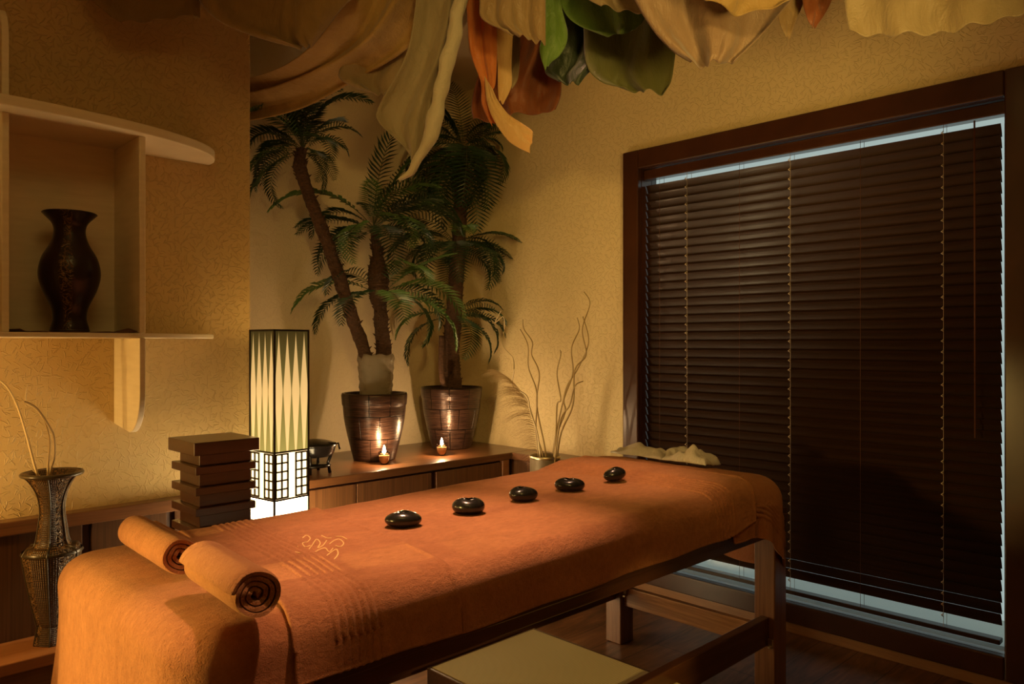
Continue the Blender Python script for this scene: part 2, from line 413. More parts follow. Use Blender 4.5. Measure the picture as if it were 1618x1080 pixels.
wn = MB().box(X0, XC, 3.125, YL-.001, .215, CT-.045); structure(wn.build('trim_2', M['groove']))
pn = MB()
for k in range(-4, 4):
    a = .845 + k*.30; pn.box(a-.27, a, 3.112, 3.125, .215, CT-.045)
structure(pn.build('trim_3', M['wainscot'], bevel=.002))
lb = thing('wall_bench', 'low amber wood bench running along the foot of the left wall', 'bench', (.3, 3.0, 0))
MB().box(X0+.01, XC, 2.895, 3.110, .182, .222).build('bench_top', M['bench'], lb, bevel=.004)
MB().box(X0+.01, XC, 2.925, 3.110, 0, .182).build('bench_front', M['counter'], lb)

# ------------------------------------------------------------------ wall shelf
sh = thing('wall_shelf', 'cream curved wall shelf unit fixed on the left wall holding a dark vase', 'shelf', (.5, YL, 1.27))
def arc(cx=.50, a=.83, b=.36, ex=2.3, xmin=.05):
    pts = []
    for k in range(33):
        u = k/32*pi/2; pts.append((cx + a*abs(sin(u))**(2/ex), YL-.001 - b*abs(cos(u))**(2/ex)))
    pts = [(2*cx-p[0], p[1]) for p in pts[:0:-1]] + pts
    return pts
ap = arc()
MB().prism(ap, 1.985, 2.020).build('top_board', M['cream_wood'], sh, bevel=.004)
MB().prism([(p[0], YL-.001-(YL-.001-p[1])*.86) for p in ap], 1.268, 1.286).build('bottom_board', M['cream_wood'], sh, bevel=.004)
MB().box(.963, .984, 2.872, YL-.001, 1.286, 1.985).build('side_board', M['cream_wood'], sh, bevel=.003)
MB().box(.548, .569, 2.872, YL-.001, 1.286, 1.985).build('side_board', M['cream_wood'], sh, bevel=.003)
MB().box(.569, .963, YL-.006, YL-.001, 1.286, 1.985).build('back_panel', M['cream_wood'], sh)
def side_pts(z0, z1, up, r=.11, yf=2.872):
    """upright with one rounded front corner, outline in (y, z)"""
    out = []
    if up:
        out = [(YL-.001, z0), (yf, z0)] + [(yf + r*.7*(1-cos(u)), z1 - r + r*sin(u)) for u in [k/10*pi/2 for k in range(11)]] + [(YL-.001, z1)]
    else:
        out = [(YL-.001, z1), (yf, z1)] + [(yf + r*1.0*(1-cos(u)), z0 + r*1.3 - r*1.3*sin(u)) for u in [k/10*pi/2 for k in range(11)]] + [(YL-.001, z0+.02)]
    return out
MB().prism(side_pts(2.020, 2.33, True), .548, .569, 0).build('upright', M['cream_wood'], sh, bevel=.003)
MB().prism(side_pts(.925, 1.268, False), .963, .984, 0).build('bracket', M['cream_wood'], sh, bevel=.003)
MB().prism(side_pts(.925, 1.268, False), .02, .041, 0).build('bracket', M['cream_wood'], sh, bevel=.003)

# ------------------------------------------------------------------ vases
def carved(name, base, gold, scale, thr, fac=6, dense=1.0):
    m = mat(name, base, .30); n = N(m)
    c = n.add('ShaderNodeTexCoord'); s = n.add('ShaderNodeSeparateXYZ'); n.link(c.outputs['Object'], s.inputs[0])
    ang = n.math('ARCTAN2', s.outputs[1], s.outputs[0])
    pan = n.math('MODULO', n.math('ADD', n.math('FLOOR', n.math('MULTIPLY_ADD', ang, fac/(2*pi), fac+.5*(fac == 6))), 0), 2)
    nz = n.noise(n.coord(), scale, 2, .5, 3.0)
    line = n.math('SUBTRACT', 1, n.math('MULTIPLY', n.math('ABSOLUTE', n.math('SUBTRACT', nz, .5)), thr), clamp=True)
    wv = n.add('ShaderNodeTexWave'); wv.bands_direction = 'Z'; wv.inputs['Scale'].default_value = 52; n.link(n.coord(), wv.inputs['Vector'])
    wa = n.math('SINE', n.math('MULTIPLY', ang, 70))
    weave = n.math('MULTIPLY', n.math('MULTIPLY', wv.outputs['Fac'], n.math('MULTIPLY_ADD', wa, .5, .5)), .9)
    f = n.math('ADD', n.math('MULTIPLY', pan, line), n.math('MULTIPLY', n.math('SUBTRACT', 1, pan), weave))
    f = n.math('MULTIPLY', f, dense)
    n.base(n.ramp(f, [(.25, base), (.85, gold)])); n.normal(n.bump(f, .8, .003)); return m
M['vase_floor'] = carved('carved_bronze_vase', (.022,.011,.004), (.34,.18,.055), 42, 12, 6)
M['vase_rim'] = mat('dark_bronze', (.045,.032,.016), .3)
def scroll_vase():
    m = mat('dark_scroll_vase', (.016,.007,.005), .28); n = N(m)
    c = n.add('ShaderNodeTexCoord'); s = n.add('ShaderNodeSeparateXYZ'); n.link(c.outputs['Object'], s.inputs[0])
    ang = n.math('ARCTAN2', s.outputs[1], s.outputs[0])
    d = n.math('ABSOLUTE', n.math('SUBTRACT', ang, -1.95)); band = n.math('MULTIPLY', n.math('SUBTRACT', .30, d), 8, clamp=True)
    nz = n.noise(n.coord(), 34, 2, .5, 2.5)
    line = n.math('SUBTRACT', 1, n.math('MULTIPLY', n.math('ABSOLUTE', n.math('SUBTRACT', nz, .5)), 14), clamp=True)
    f = n.math('MULTIPLY', line, band)
    n.base(n.ramp(f, [(.2, (.016,.007,.005)), (.9, (.20,.11,.035))])); n.normal(n.bump(f, .5, .002)); return m
M['vase_shelf'] = scroll_vase()
def smooth_prof(pr, n=8):
    return [(p.x, p.y) for p in cat_rom([Vector((a, b, 0)) for a, b in pr], n)]
vs = thing('scroll_vase', 'dark brown vase with faint gold scrollwork standing inside the wall shelf', 'vase', (.772, 2.99, 1.290))
pv = smooth_prof([(.056,0), (.060,.010), (.052,.045), (.058,.085), (.084,.145), (.096,.200), (.086,.255), (.060,.305), (.049,.345), (.055,.375), (.078,.402), (.086,.410)])
v = MB().lathe(pv + [(.082,.414), (.074,.408), (.045,.36)], (.772, 2.99, 1.290), 48); v.build('body', M['vase_shelf'], vs, smooth=True)
MB().lathe([(.060,-.002), (.062,.004), (.058,.012)], (.772, 2.99, 1.290), 40).build('foot', M['vase_rim'], vs, smooth=True)
mt = MB()
rows = []
for i in range(25):
    x = .60 + i/24*.36; row = []
    for k in range(9):
        yy = 2.885 + k/8*.22; e = abs(i/24-.5)*2
        z = 1.288 + .0015*sin(x*60) + (.014*max(0, (x-.90)/.06) *(.6+.4*sin(yy*30)) if x > .90 else 0) + (.010*max(0, (.62-x)/.02))
        row.append((x, yy, z))
    rows.append(row)
M['dark_cloth'] = terry('dark_red_cloth', (.10,.03,.02), (.16,.05,.03))
cl = mt.grid(rows).build('shelf_cloth', M['dark_cloth'], origin=(.77, 2.95, 1.286), smooth=True, solid=.003)
tag(cl, 'dark red cloth lying flat under the vase in the wall shelf', 'cloth')

# floor vase: six-sided, on the bench
fvx, fvy, fvz = .722, 3.005, .2225
fv = thing('floor_vase', 'tall six-sided carved bronze vase with flared rim standing on the low bench', 'vase', (fvx, fvy, fvz))
pf = smooth_prof([(.052,0), (.056,.008), (.046,.060), (.050,.075), (.072,.18), (.090,.285), (.092,.310)], 6)
pf2 = smooth_prof([(.092,.310), (.080,.328), (.055,.340), (.044,.40), (.038,.46), (.048,.515), (.072,.560), (.090,.578)], 6)
def hexl(prof, cap=True):
    m = MB(); 
    n = 24; b = 0
    for r_, z_ in prof:
        for k in range(n):
            a = 2*pi*k/n + .12; q = (a-.12) % (pi/3) - pi/6
            rr = r_*(.5*cos(pi/6)/cos(q) + .5)*1.03
            m.v.append(Vector((fvx + rr*cos(a), fvy + rr*sin(a), fvz + z_)))
    for i in range(len(prof)-1):
        for k in range(n):
            j_ = (k+1) % n; m.f.append((i*n+k, i*n+j_, (i+1)*n+j_, (i+1)*n+k))
    if cap: m.f.append(tuple(range(n))[::-1]); e = (len(prof)-1)*n; m.f.append(tuple(e+k for k in range(n)))
    return m
hexl(pf).build('lower_body', M['vase_floor'], fv, smooth=True)
hexl(pf2 + [(.088,.584), (.076,.583), (.060,.56), (.040,.50)]).build('neck', M['vase_floor'], fv, smooth=True)
rb = MB()
for k in range(6):
    a = 2*pi*k/6 + .12
    rb.tube([(fvx + r_*1.02*cos(a), fvy + r_*1.02*sin(a), fvz + z_) for r_, z_ in pf + pf2], .0032, 6)
rb.lathe([(.091,.306), (.096,.310), (.091,.318)], (fvx, fvy, fvz), 24, False)
rb.build('ribs', M['vase_rim'], fv, smooth=True)
rr_ = MB(); rr_.tube([(fvx + .091*cos(2*pi*k/24), fvy + .091*sin(2*pi*k/24), fvz + .579) for k in range(25)], .007, 8)
rr_.build('rim', M['vase_rim'], fv, smooth=True)
M['straw'] = mat('dry_straw', (.72,.58,.33), .6); M['twig'] = mat('grey_brown_twig', (.38,.28,.15), .7)
def stem(name, pix, Y, m, r0, r1, lab, cat, grp=None, dep=None):
    pts = [aty(x, y, Y + (0 if dep is None else dep*i)) for i, (x, y) in enumerate(pix)]
    pts = cat_rom(pts, 6); n = len(pts)
    o = MB().tube(pts, [r0 + (r1-r0)*i/(n-1) for i in range(n)], 6).build(name, m, smooth=True, origin=pts[0])
    return tag(o, lab, cat, grp)
stem('dry_reed', [(64,772),(62,760),(52,725),(40,680),(27,640),(12,612),(-6,596)], fvy, M['straw'], .0046, .0030, 'pale smooth reed bending left out of the bronze floor vase', 'dried stem')
stem('dry_twig', [(79,775),(76,758),(76,735),(79,700),(76,680),(68,660),(56,645),(42,636),(41,622),(44,607)], fvy+.01, M['straw'], .0040, .0020, 'pale twig with a hooked tip rising from the bronze floor vase', 'dried stem')
stem('vine_twig', [(86,775),(82,755),(80,742),(86,720),(85,690),(78,674),(66,655),(56,643),(46,637),(38,634)], fvy-.012, M['twig'], .0036, .0036, 'dark rough twig twined behind the pale twigs in the bronze floor vase', 'dried stem')
stem('short_twig', [(74,770),(66,755),(55,745),(46,735),(42,727)], fvy+.02, M['straw'], .0028, .0012, 'short broken twig just above the rim of the bronze floor vase', 'dried stem')

# ------------------------------------------------------------------ massage table
BX0, BX1, BY0, BY1 = .49, 2.69, 1.275, 2.045
def ss(a, b, x):
    t = max(0, min(1, (x-a)/(b-a))); return t*t*(3-2*t)
def btop(x): return .752 + .010*ss(1.0, 2.0, x) + .026*ss(2.08, 2.30, x) - .032*ss(2.42, 2.70, x)
mtb = thing('massage_table', 'wooden massage table covered with orange towels in the middle of the room', 'massage table', (1.6, 1.65, 0))
def rrect(x0, x1, y0, y1, r, n=6):
    out = []
    for cx, cy, a0 in ((x1-r, y1-r, 0), (x0+r, y1-r, 90), (x0+r, y0+r, 180), (x1-r, y0+r, 270)):
        for k in range(n+1): a = radians(a0 + 90*k/n); out.append((cx + r*cos(a), cy + r*sin(a)))
    return out
rows = []
xs_ = [BX0+.035 + (BX1-BX0-.075)*i/80 for i in range(81)]
pd = MB()
for x in xs_:
    e_ = min(x-xs_[0], xs_[-1]-x); ins = .012 + .10*(1 - sqrt(max(0, 1-max(0, 1-e_/.10)**2))); zt = btop(x) - .006 - .05*max(0, 1-e_/.06)**2; y0_, y1_ = BY0+ins, BY1-ins; R = .045
    pr = [(y0_, .655)] + [(y0_ + R - R*cos(u), zt - R + R*sin(u)) for u in [k/6*pi/2 for k in range(7)]] + [(y1_ - R + R*sin(u), zt - R + R*cos(u)) for u in [k/6*pi/2 for k in range(7)]] + [(y1_, .655)]
    rows.append([(x, a, b) for a, b in pr])
pd.grid(rows, True); nn = len(rows[0]); pd.f.append(tuple(range(nn))[::-1]); pd.f.append(tuple(80*nn+k for k in range(nn)))
pd.build('pad', M['pad'], mtb, smooth=True)
MB().box(BX0+.03, BX1-.03, BY0+.02, BY1-.02, .640, .656).build('table_board', M['rail_x'], mtb)
for ya, yb in ((BY0+.005, BY0+.035), (BY1-.035, BY1-.005)):
    m = MB(); m.box(BX0+.03, BX1-.05, ya, yb, .606, .640); m.box(BX0+.03, BX1-.05, ya+.008, yb-.004, .572, .606)
    m.build('side_rail', M['rail_x'], mtb, bevel=.003)
for xa_ in (BX0+.05, BX1-.08): MB().box(xa_, xa_+.03, BY0+.035, BY1-.035, .575, .640).build('end_rail', M['rail_x'], mtb, bevel=.002)
LX = (.56, 2.55)
for lx in LX:
    for ly in (1.285, 1.962):
        MB().box(lx, lx+.088, ly, ly+.078, 0, .575).build('leg', M['rail_v'], mtb, bevel=.004)
    MB().box(lx+.022, lx+.050, 1.363, 1.962, .158, .236).build('end_stretcher', M['rail_y'], mtb, bevel=.003)
for ly in (1.305, 1.985):
    MB().box(LX[0]+.088, LX[1], ly, ly+.032, .185, .282 if ly < 1.5 else .262).build('side_stretcher', M['rail_x'], mtb, bevel=.003)
for (x, y, z) in ((2.569, 1.364, .215), (2.569, 1.944, .215), (2.53, 1.282, .20), (2.535, 1.957, .24)):
    m = MB(); m.box(x-.003, x+.003, y, y+.018, z-.008, z+.014); m.box(x-.014, x+.003, y+.002, y+.012, z-.014, z-.008)
    m.build('bracket', M['metal'], mtb)
MB().lathe([(.012,0),(.016,.008),(.016,.03),(.010,.04)], (2.535, 1.90, .30), 12).build('knob', M['rail_x'], mtb, smooth=True)

# towels: strips that lie over the table and hang at the sides
def strip(name, xa, xb, off, hem, shear, m, lab, stripes=(), edge_r=.055, hemf=None, dx=.004, farhem=.68, wav=.0):
    mb = MB(); rows = []; nx = int((xb-xa)/dx)
    for i in range(nx+1):
        x = xa + (xb-xa)*i/nx
        rid = 0
        for sx in stripes: rid += .0055*exp(-((x-sx)/.0052)**2)
        if stripes: 
            lo, hi = min(stripes), max(stripes)
            if lo-.01 < x < hi+.01: rid -= .002
        h = hem if hemf is None else hemf(x)
        R = edge_r
        pr = []
        for k in range(6): pr.append((BY1, farhem + k/6*(.735-R-farhem), 0, 1, 0))
        for k in range(9):
            u = k/8*pi/2; pr.append((BY1 - R + R*cos(u), None, sin(u), cos(u), 1))
        for k in range(1, 24): pr.append((BY1 - R - (BY1-BY0-2*R)*k/24, None, 1, 0, 1))
        for k in range(9):
            u = k/8*pi/2; pr.append((BY0 + R - R*sin(u), None, cos(u), -sin(u), 1))
        for k in range(1, 17): pr.append((BY0, k/16, 0, -1, 2))
        row = []
        for (yy, z, nz, ny, kd) in pr:
            zt = btop(x)
            if kd == 1: zz = zt - R + R*nz
            elif kd == 2: zz = (zt - R) + (h - (zt - R))*z
            else: zz = z
            o = off + rid
            if kd == 2:
                o += wav*z*sin(x*17 + 1.0)*z + .004*z
                if z > .955: o += .003
            sk = shear*(yy - BY0)
            nv = noise.noise(Vector((x*5, yy*5, off*90)))*.003 + noise.noise(Vector((x*16, yy*16, off*90)))*.0010
            edge = min(x-xa, xb-x)
            o2 = o + abs(nv) + (.0022 if edge < .010 else 0)
            yv = yy + ny*o2; zv = zz + nz*o2
            row.append((x + sk + (.006*sin(yy*9) if kd != 2 else .004*sin(zz*25)*z), yv, zv))
        rows.append(row)
    mb.grid(rows); o = mb.build(name, m, smooth=True, solid=.006, origin=((xa+xb)/2, 1.66, .76)); return tag(o, lab, 'towel')
sx = [atx(x, 1040, 9).x*0 + aty(x, 1040, BY0-.02).x for x in (538,550,564,576,586,598)]
sx = [sx[0] + (sx[-1]-sx[0])*k/5 for k in range(6)]
tb = strip('foot_cover_towel', .688, 1.078, .0135, .632, .12, M['terry'], 'orange towel with six raised stripes and yellow embroidery lying across the table beside the rolls', sx, hemf=lambda x: .634-.006*ss(.9, 1.07, x))
s2 = [aty(x, 832, BY0-.015).x for x in (1137, 1162)]
s2 = [s2[0] + (s2[1]-s2[0])*k/5 for k in range(6)]
def hem_c(x): return .628 + .030*ss(2.15, 2.40, x) + .004*sin(x*4)
tc = strip('body_towel', .98, 2.375, .0070, .630, 0, M['terry'], 'long orange towel over the middle of the massage table carrying the black stones', s2, hemf=hem_c, wav=.004)
# embroidery on the foot towel
em = MB()
ex0, ey0 = .0, 0
def emb(px, py): 
    p = atz(px, py, btop(1.0)+.0175); return Vector((p.x, p.y, btop(p.x)+.0180))
glyphs = [[(478,850),(484,846),(490,850),(486,856),(478,858),(482,864),(490,862)],[(488,868),(494,860),(500,852),(506,858),(502,866),(510,862),(516,854)],
          [(498,872),(506,868),(514,866),(520,872),(526,866)],[(520,860),(528,854),(536,852),(543,858),(538,864),(530,862)],[(516,878),(524,872),(532,868),(534,876),(528,884)],
          [(470,864),(474,862),(480,866)],[(530,848),(540,848),(548,852)],[(466,872),(474,874)],[(508,846),(516,850),(524,850)]]
for g in glyphs: em.tube(cat_rom([emb(a, b) for a, b in g], 5), .0016, 5)
em.build('embroidery', M['thread'], tb, smooth=True)

def skirt(name, path, inner, off, hemf, foldf, m, lab, stripes=None, R=.055, solid=.006):
    """towel over an end of the table: path = perimeter points (x, y, nx, ny, s)"""
    mb = MB(); rows = []; nv = 44
    for (x, y, nx, ny, s) in path:
        h = hemf(s); row = []
        ix, iy = inner(x, y)
        for k in range(10):                                   # top, from the spine to the edge
            t = k/10; ex, ey = x - nx*R, y - ny*R
            px, py = ix + (ex-ix)*t, iy + (ey-iy)*t
            nz = noise.noise(Vector((px*6, py*6, off*70)))*.004 + noise.noise(Vector((px*18, py*18, off*70)))*.0014
            row.append((px, py, btop(px) + off + abs(nz)))
        for k in range(9):
            u = k/8*pi/2; px, py = x - nx*R, y - ny*R
            row.append((px + nx*(R+off)*sin(u), py + ny*(R+off)*sin(u), btop(px) - R + (R+off)*cos(u)))
        zt = btop(x - nx*R) - R
        for k in range(1, nv+1):
            t = k/nv; z = zt + (h-zt)*t; o = off + foldf(s, t, z)
            if stripes:
                for q in stripes: o += .006*exp(-((z-h-q)/.005)**2)
            if t > .97: o += .003
            row.append((x + nx*o, y + ny*o, z))
        rows.append(row)
    mb.grid(rows); o = mb.build(name, m, smooth=True, solid=solid, origin=(path[len(path)//2][0], 1.66, .7)); return tag(o, lab, 'towel')
def endpath(xin, xend, r, sgn, n=60):
    """near side -> corner -> end -> corner -> far side"""
    pts = []; s = 0
    L = abs(xend-xin) - r
    seq = []
    for k in range(n): seq.append((xin + sgn*L*k/n, BY0, 0, -1))
    for k in range(17):
        a = k/16*pi/2; seq.append((xend - sgn*r + sgn*r*sin(a), BY0 + r - r*cos(a), sgn*sin(a), -cos(a)))
    for k in range(1, n): seq.append((xend, BY0 + r + (BY1-BY0-2*r)*k/n, sgn, 0))
    for k in range(17):
        a = k/16*pi/2; seq.append((xend - sgn*r + sgn*r*cos(a), BY1 - r + r*sin(a), sgn*cos(a), sin(a)))
    for k in range(1, n//2+1): seq.append((xend - sgn*r - sgn*(L)*k/(n//2), BY1, 0, 1))
    out = []; s = 0; prev = None
    for q in seq:
        if prev: s += sqrt((q[0]-prev[0])**2 + (q[1]-prev[1])**2)
        out.append((*q, s)); prev = q
    return out
# foot sheet
pa = endpath(.78, BX0, .09, -1)
def cl_in(lo, hi): return lambda x, y: (max(lo, min(hi, x)), 1.66)
def hem_a(s): return .640 - .40*ss(.045, .12, s)
def fold_a(s, t, z):
    c1, c2 = .27, 1.02
    o = .004*sin(s*14)*t + .05*t*t*exp(-((s-c1)/.10)**2)*.5
    o += .055*t*exp(-((s-1.03)/.06)**2) - .030*t*exp(-((s-.955)/.03)**2)+ .010*t*sin(s*23+1)*exp(-((s-.95)/.25)**2)
    o += .07*t*t*ss(.25,.4,s)*(1-ss(1.0,1.2,s))*.6
    return o
skirt('foot_sheet', pa, cl_in(.70, .78), .004, hem_a, fold_a, M['terry'], 'orange terry sheet hanging over the foot end of the massage table, below the rolls')
# head towel
pb = endpath(2.24, BX1, .15, 1)
Lh = .45-.10
def hem_b(s): return .605 - .015*ss(.1,.2,s) - .175*ss(.17, .46, s) + .05*ss(.62,.9,s)
def fold_b(s, t, z):
    return .007*t*sin(s*60+.5)*(1-ss(.3,.45,s))*ss(.05,.15,s) + .014*t*exp(-((s-.44)/.09)**2) + .006*t*sin(s*30) + .004*t
skirt('head_towel', pb, cl_in(2.24, 2.55), .0035, hem_b, fold_b, M['terry_dark'], 'darker orange towel with raised stripes hanging over the head end near the window', stripes=(.075,.092,.109,.126,.143,.160), R=.085)

# stones
for (px, py, w_, h_, t_, rz, lab) in ((638,819,58,27,1.0,.1,'flat black oval stone, nearest to the rolled towels in the row'),
        (741,799,52,29,1.0,.0,'plump black stone, second of five from the towel rolls'), (825,780,46,26,1.0,.2,'black stone with grey flecks in the middle of the row of five'),
        (899,765,48,23,1.0,-.1,'low wide black stone, second of five from the window end'), (972,748,38,22,1.0,.5,'smallest black stone tilted up, nearest to the head end')):
    d0 = (PH - btop(1.6)-.02)*PF/(py + h_/2 - HY); base = P(px, py+h_*.42, 1.0)
    q = atz(px, py+h_*.40, btop(1.5)+.012); q = atz(px, py+h_*.40, btop(q.x)+.012)
    d = (q - Vector((0,0,PH))).dot(FW); a = w_/PF*d/2; hh = h_/PF*d/2*.92
    m = MB(); rows = []
    for i in range(1, 16):
        ph = pi*i/16; row = []
        for k in range(28):
            an = 2*pi*k/28; ex = .82
            x_ = a*sin(ph)**ex*cos(an)*(1+.10*sin(an+px)); y_ = a*.78*sin(ph)**ex*sin(an); z_ = hh*cos(ph)
            if rz > .4: z_ += .12*x_
            row.append(q + Vector((0,0,hh-.004)) + RT*(x_*cos(rz) - y_*sin(rz)) + FW*(x_*sin(rz) + y_*cos(rz)) + Vector((0,0,z_*(1+.08*cos(an*2+px)))))
        rows.append(row)
    m.grid(rows, True); m.f.append(tuple(range(28))); m.f.append(tuple(14*28+k for k in range(28))[::-1])
    tag(m.build('massage_stone', M['stone'], smooth=True, origin=q), lab, 'stone', 'black massage stones in a row')

# rolled towels
def roll(c, L, rad, ang, m, lab, turns=3.6, sq=.92):
    """c = near-end centre; axis runs towards +Y turned by ang"""
    ax = Vector((sin(ang), cos(ang), 0)); sx_ = Vector((cos(ang), -sin(ang), 0)); th = rad/(turns+.35)
    ny = 26; prof_out = []; nt = 150
    for i in range(nt+1):
        a = turns*2*pi*i/nt; rr = rad*.10 + (rad*.94-rad*.10)*i/nt
        rr *= 1 + .05*sin(a*2+1) + .02*sin(a*5)*(1-i/nt)
        prof_out.append((rr*cos(a-.9), rr*sin(a-.9)*sq, a))
    mb = MB(); rows = []
    for jn in range(ny+1):
        t = jn/ny; row = []
        e = min(t, 1-t)
        fl = -.10*max(0, 1-e/.05)**2
        for i, (u, v_, a) in enumerate(prof_out):
            k = 1 + fl*(i/nt) + .015*noise.noise(Vector((u*30, v_*30, t*4)))
            dep = .010*(1-i/nt) * (1 if t < .5 else -1) * max(0, 1-e/.06) + .003*sin(a*3)*max(0, 1-e/.06)
            row.append(Vector(c) + ax*(L*t + dep) + sx_*(u*k) + Vector((0,0,v_*k)))
        rows.append(row)
    mb.grid(rows); o = mb.build('rolled_towel', m, smooth=True, solid=th*.58, origin=c)
    o.modifiers['thick'].offset = -1 if False else 0
    b_ = o.modifiers.new('bevel', 'BEVEL'); b_.width = th*.24; b_.segments = 3; b_.limit_method = 'ANGLE'; b_.angle_limit = radians(50)
    return tag(o, lab, 'towel', 'rolled towels at the foot of the table')
zr = .756+.016+.054
e2 = atz(407, 941, zr); b2 = atz(322, 888, zr)
def axis_of(a, b): d_ = b - a; return atan2(d_.x, d_.y), d_.length
an2, L2 = axis_of(e2, b2)
roll(e2, max(.26, L2), .050, an2, M['terry2'], 'paler rolled orange towel, the nearer of the two rolls on the table')
zr1 = .756+.004+.052
e1 = atz(288, 878, zr1); b1 = atz(214, 836, zr1); an1, L1 = axis_of(e1, b1)
roll(e1, max(.25, L1), .047, an1, M['terry'], 'darker rolled orange towel, the farther roll behind the paler one', 3.2)

# white cloths at the head
def crumple(pix, zc, hgt, lab, seed, d_=None):
    c0 = [atz(x, y, zc) for x, y in pix]; rows = []; n = 26
    # pix: four corners near-left, near-right, far-right, far-left on the table
    m = MB()
    for i in range(n+1):
        u = i/n; row = []
        for k in range(n+1):
            v_ = k/n
            p = (c0[0]*(1-u) + c0[1]*u)*(1-v_) + (c0[3]*(1-u) + c0[2]*u)*v_
            e = min(1, min(u, 1-u)*5)*min(1, min(v_, 1-v_)*5); e = e**.5
            w_ = noise.noise(Vector((u*3.0, v_*3.5, seed)))*.55 + noise.noise(Vector((u*8, v_*7, seed+3)))*.22 + .75
            ridge = abs(noise.noise(Vector((u*2.2+1, v_*2.2, seed+7))))
            p = Vector((p.x, p.y, btop(p.x) + .016)); row.append(p + Vector((noise.noise(Vector((u*4, v_*4, seed+11)))*.014, noise.noise(Vector((u*4, v_*4, seed+17)))*.014, hgt*e*max(.15, w_ - ridge*1.1)*1.6 + .003)))
        rows.append(row)
    m.grid(rows); b = len(m.v)
    ring = [i*(n+1) for i in range(n+1)]
    o = m.build('folded_cloth', M['white_cloth'], smooth=True, solid=.007, subd=1, origin=sum(c0, Vector())/4)
    return tag(o, lab, 'cloth', 'white cloths at the head of the table')
zc = btop(2.5)+.018
crumple([(964,712),(1044,728),(1058,710),(995,700)], zc, .030, 'white folded cotton cloth at the head of the table, on the wall side', 2.2)
crumple([(1046,728),(1116,738),(1140,724),(1060,710)], zc, .046, 'white crumpled cotton cloth at the head of the table, on the window side', 8.7)

# ------------------------------------------------------------------ step stool under the table
st = thing('step_stool', 'low step with a woven beige top and dark frame under the massage table', 'stool', (1.66, 1.5, 0))
zt = .23
sx0, sx1, sy0, sy1 = 1.50, 1.985, 1.00, 1.915
MB().box(sx0+.012, sx1-.016, sy0+.016, sy1-.012, zt-.012, zt+.002).build('woven_top', M['tatami'], st)
m = MB(); m.box(sx0, sx0+.012, sy0, sy1, zt-.075, zt); m.box(sx1-.016, sx1, sy0, sy1, zt-.075, zt); m.box(sx0+.012, sx1-.016, sy0, sy0+.016, zt-.075, zt); m.box(sx0+.012, sx1-.016, sy1-.012, sy1, zt-.075, zt)
m.build('frame', M['rail_x'], st, bevel=.002)
for a in (sx0+.01, sx1-.06):
    for b in (sy0+.01, sy1-.06): MB().box(a, a+.045, b, b+.045, 0, zt-.012).build('leg', M['rail_x'], st)

# ------------------------------------------------------------------ floor lamp
LP = Vector((1.455, 2.83, 0)); LW = .163; LR = radians(8)
lp = thing('lantern_lamp', 'tall square paper lantern lamp with lattice band glowing beside the wall corner', 'lamp', LP)
lp.rotation_euler = (0, 0, LR)
def lbox(name, boxes, m, bevel=0):
    q = MB()
    for b in boxes: q.box(*b)
    return q.build(name, m, lp, bevel=bevel, local=True)
zS, zM, zT = .815, .625, 1.302       # shade bottom, band bottom, top
W = LW
SX = shade_mat(W, zT-zS, 0); SY = shade_mat(W, zT-zS, 1)
def panel(name, m, x0, x1, y0, y1, za, zb):
    o = MB().box(x0, x1, y0, y1, 0, zb-za).build(name, m, lp, local=True); o.location = (0, 0, za); return o
panel('shade', SX, .002, W-.002, .0, .003, zS, zT); panel('shade', SX, .002, W-.002, W-.003, W, zS, zT)
panel('shade', SY, .0, .003, .004, W-.004, zS, zT); panel('shade', SY, W-.003, W, .004, W-.004, zS, zT)
for nm, m_, a, b in (('band_panel', M['lamp_mid_glow'], zM, zS), ('base_panel', M['lamp_base_glow'], .05, zM)):
    panel(nm, m_, .002, W-.002, .001, .004, a, b); panel(nm, m_, .002, W-.002, W-.004, W-.001, a, b)
    panel(nm, m_, .001, .004, .004, W-.004, a, b); panel(nm, m_, W-.004, W-.001, .004, W-.004, a, b)
e = .0035
fr = [(x-e, x+e, y-e, y+e, 0, zT) for x in (0, W) for y in (0, W)]
for z in (zT, zS, zM, .05):
    fr += [(-e, W+e, -e, e, z-e, z+e), (-e, W+e, W-e, W+e, z-e, z+e), (-e, e, -e, W+e, z-e, z+e), (W-e, W+e, -e, W+e, z-e, z+e)]
lbox('frame', fr, M['lamp_frame'])
# lattice squares in the band: two blocks of 2 x 5 on each side
lat = []; t_ = .0030
def blk(u0, u1, face):
    out = []; za, zb_ = zM+.008, zS-.008
    for k in range(3):
        u = u0 + (u1-u0)*k/2; out.append((u-t_, u+t_, za, zb_))
    for k in range(6):
        z = za + (zb_-za)*k/5; out.append((u0-t_, u1+t_, z-t_, z+t_))
    for (a, b, c, d) in out:
        if face == 0: lat.append((a, b, -.0045, .0012, c, d))
        elif face == 1: lat.append((a, b, W-.0012, W+.0045, c, d))
        elif face == 2: lat.append((-.0045, .0012, a, b, c, d))
        else: lat.append((W-.0012, W+.0045, a, b, c, d))
for fc in range(4):
    blk(.006, .062, fc); blk(W-.062, W-.006, fc)
lbox('lattice', lat, M['lamp_lattice'])
lbox('foot', [(-.004, W+.004, -.004, W+.004, 0, .045)], M['lamp_frame'])
lamp('lantern_bulb', 'POINT', LP + Vector((W*.5, W*.5, zT+.03)), .9, WARM, .05)

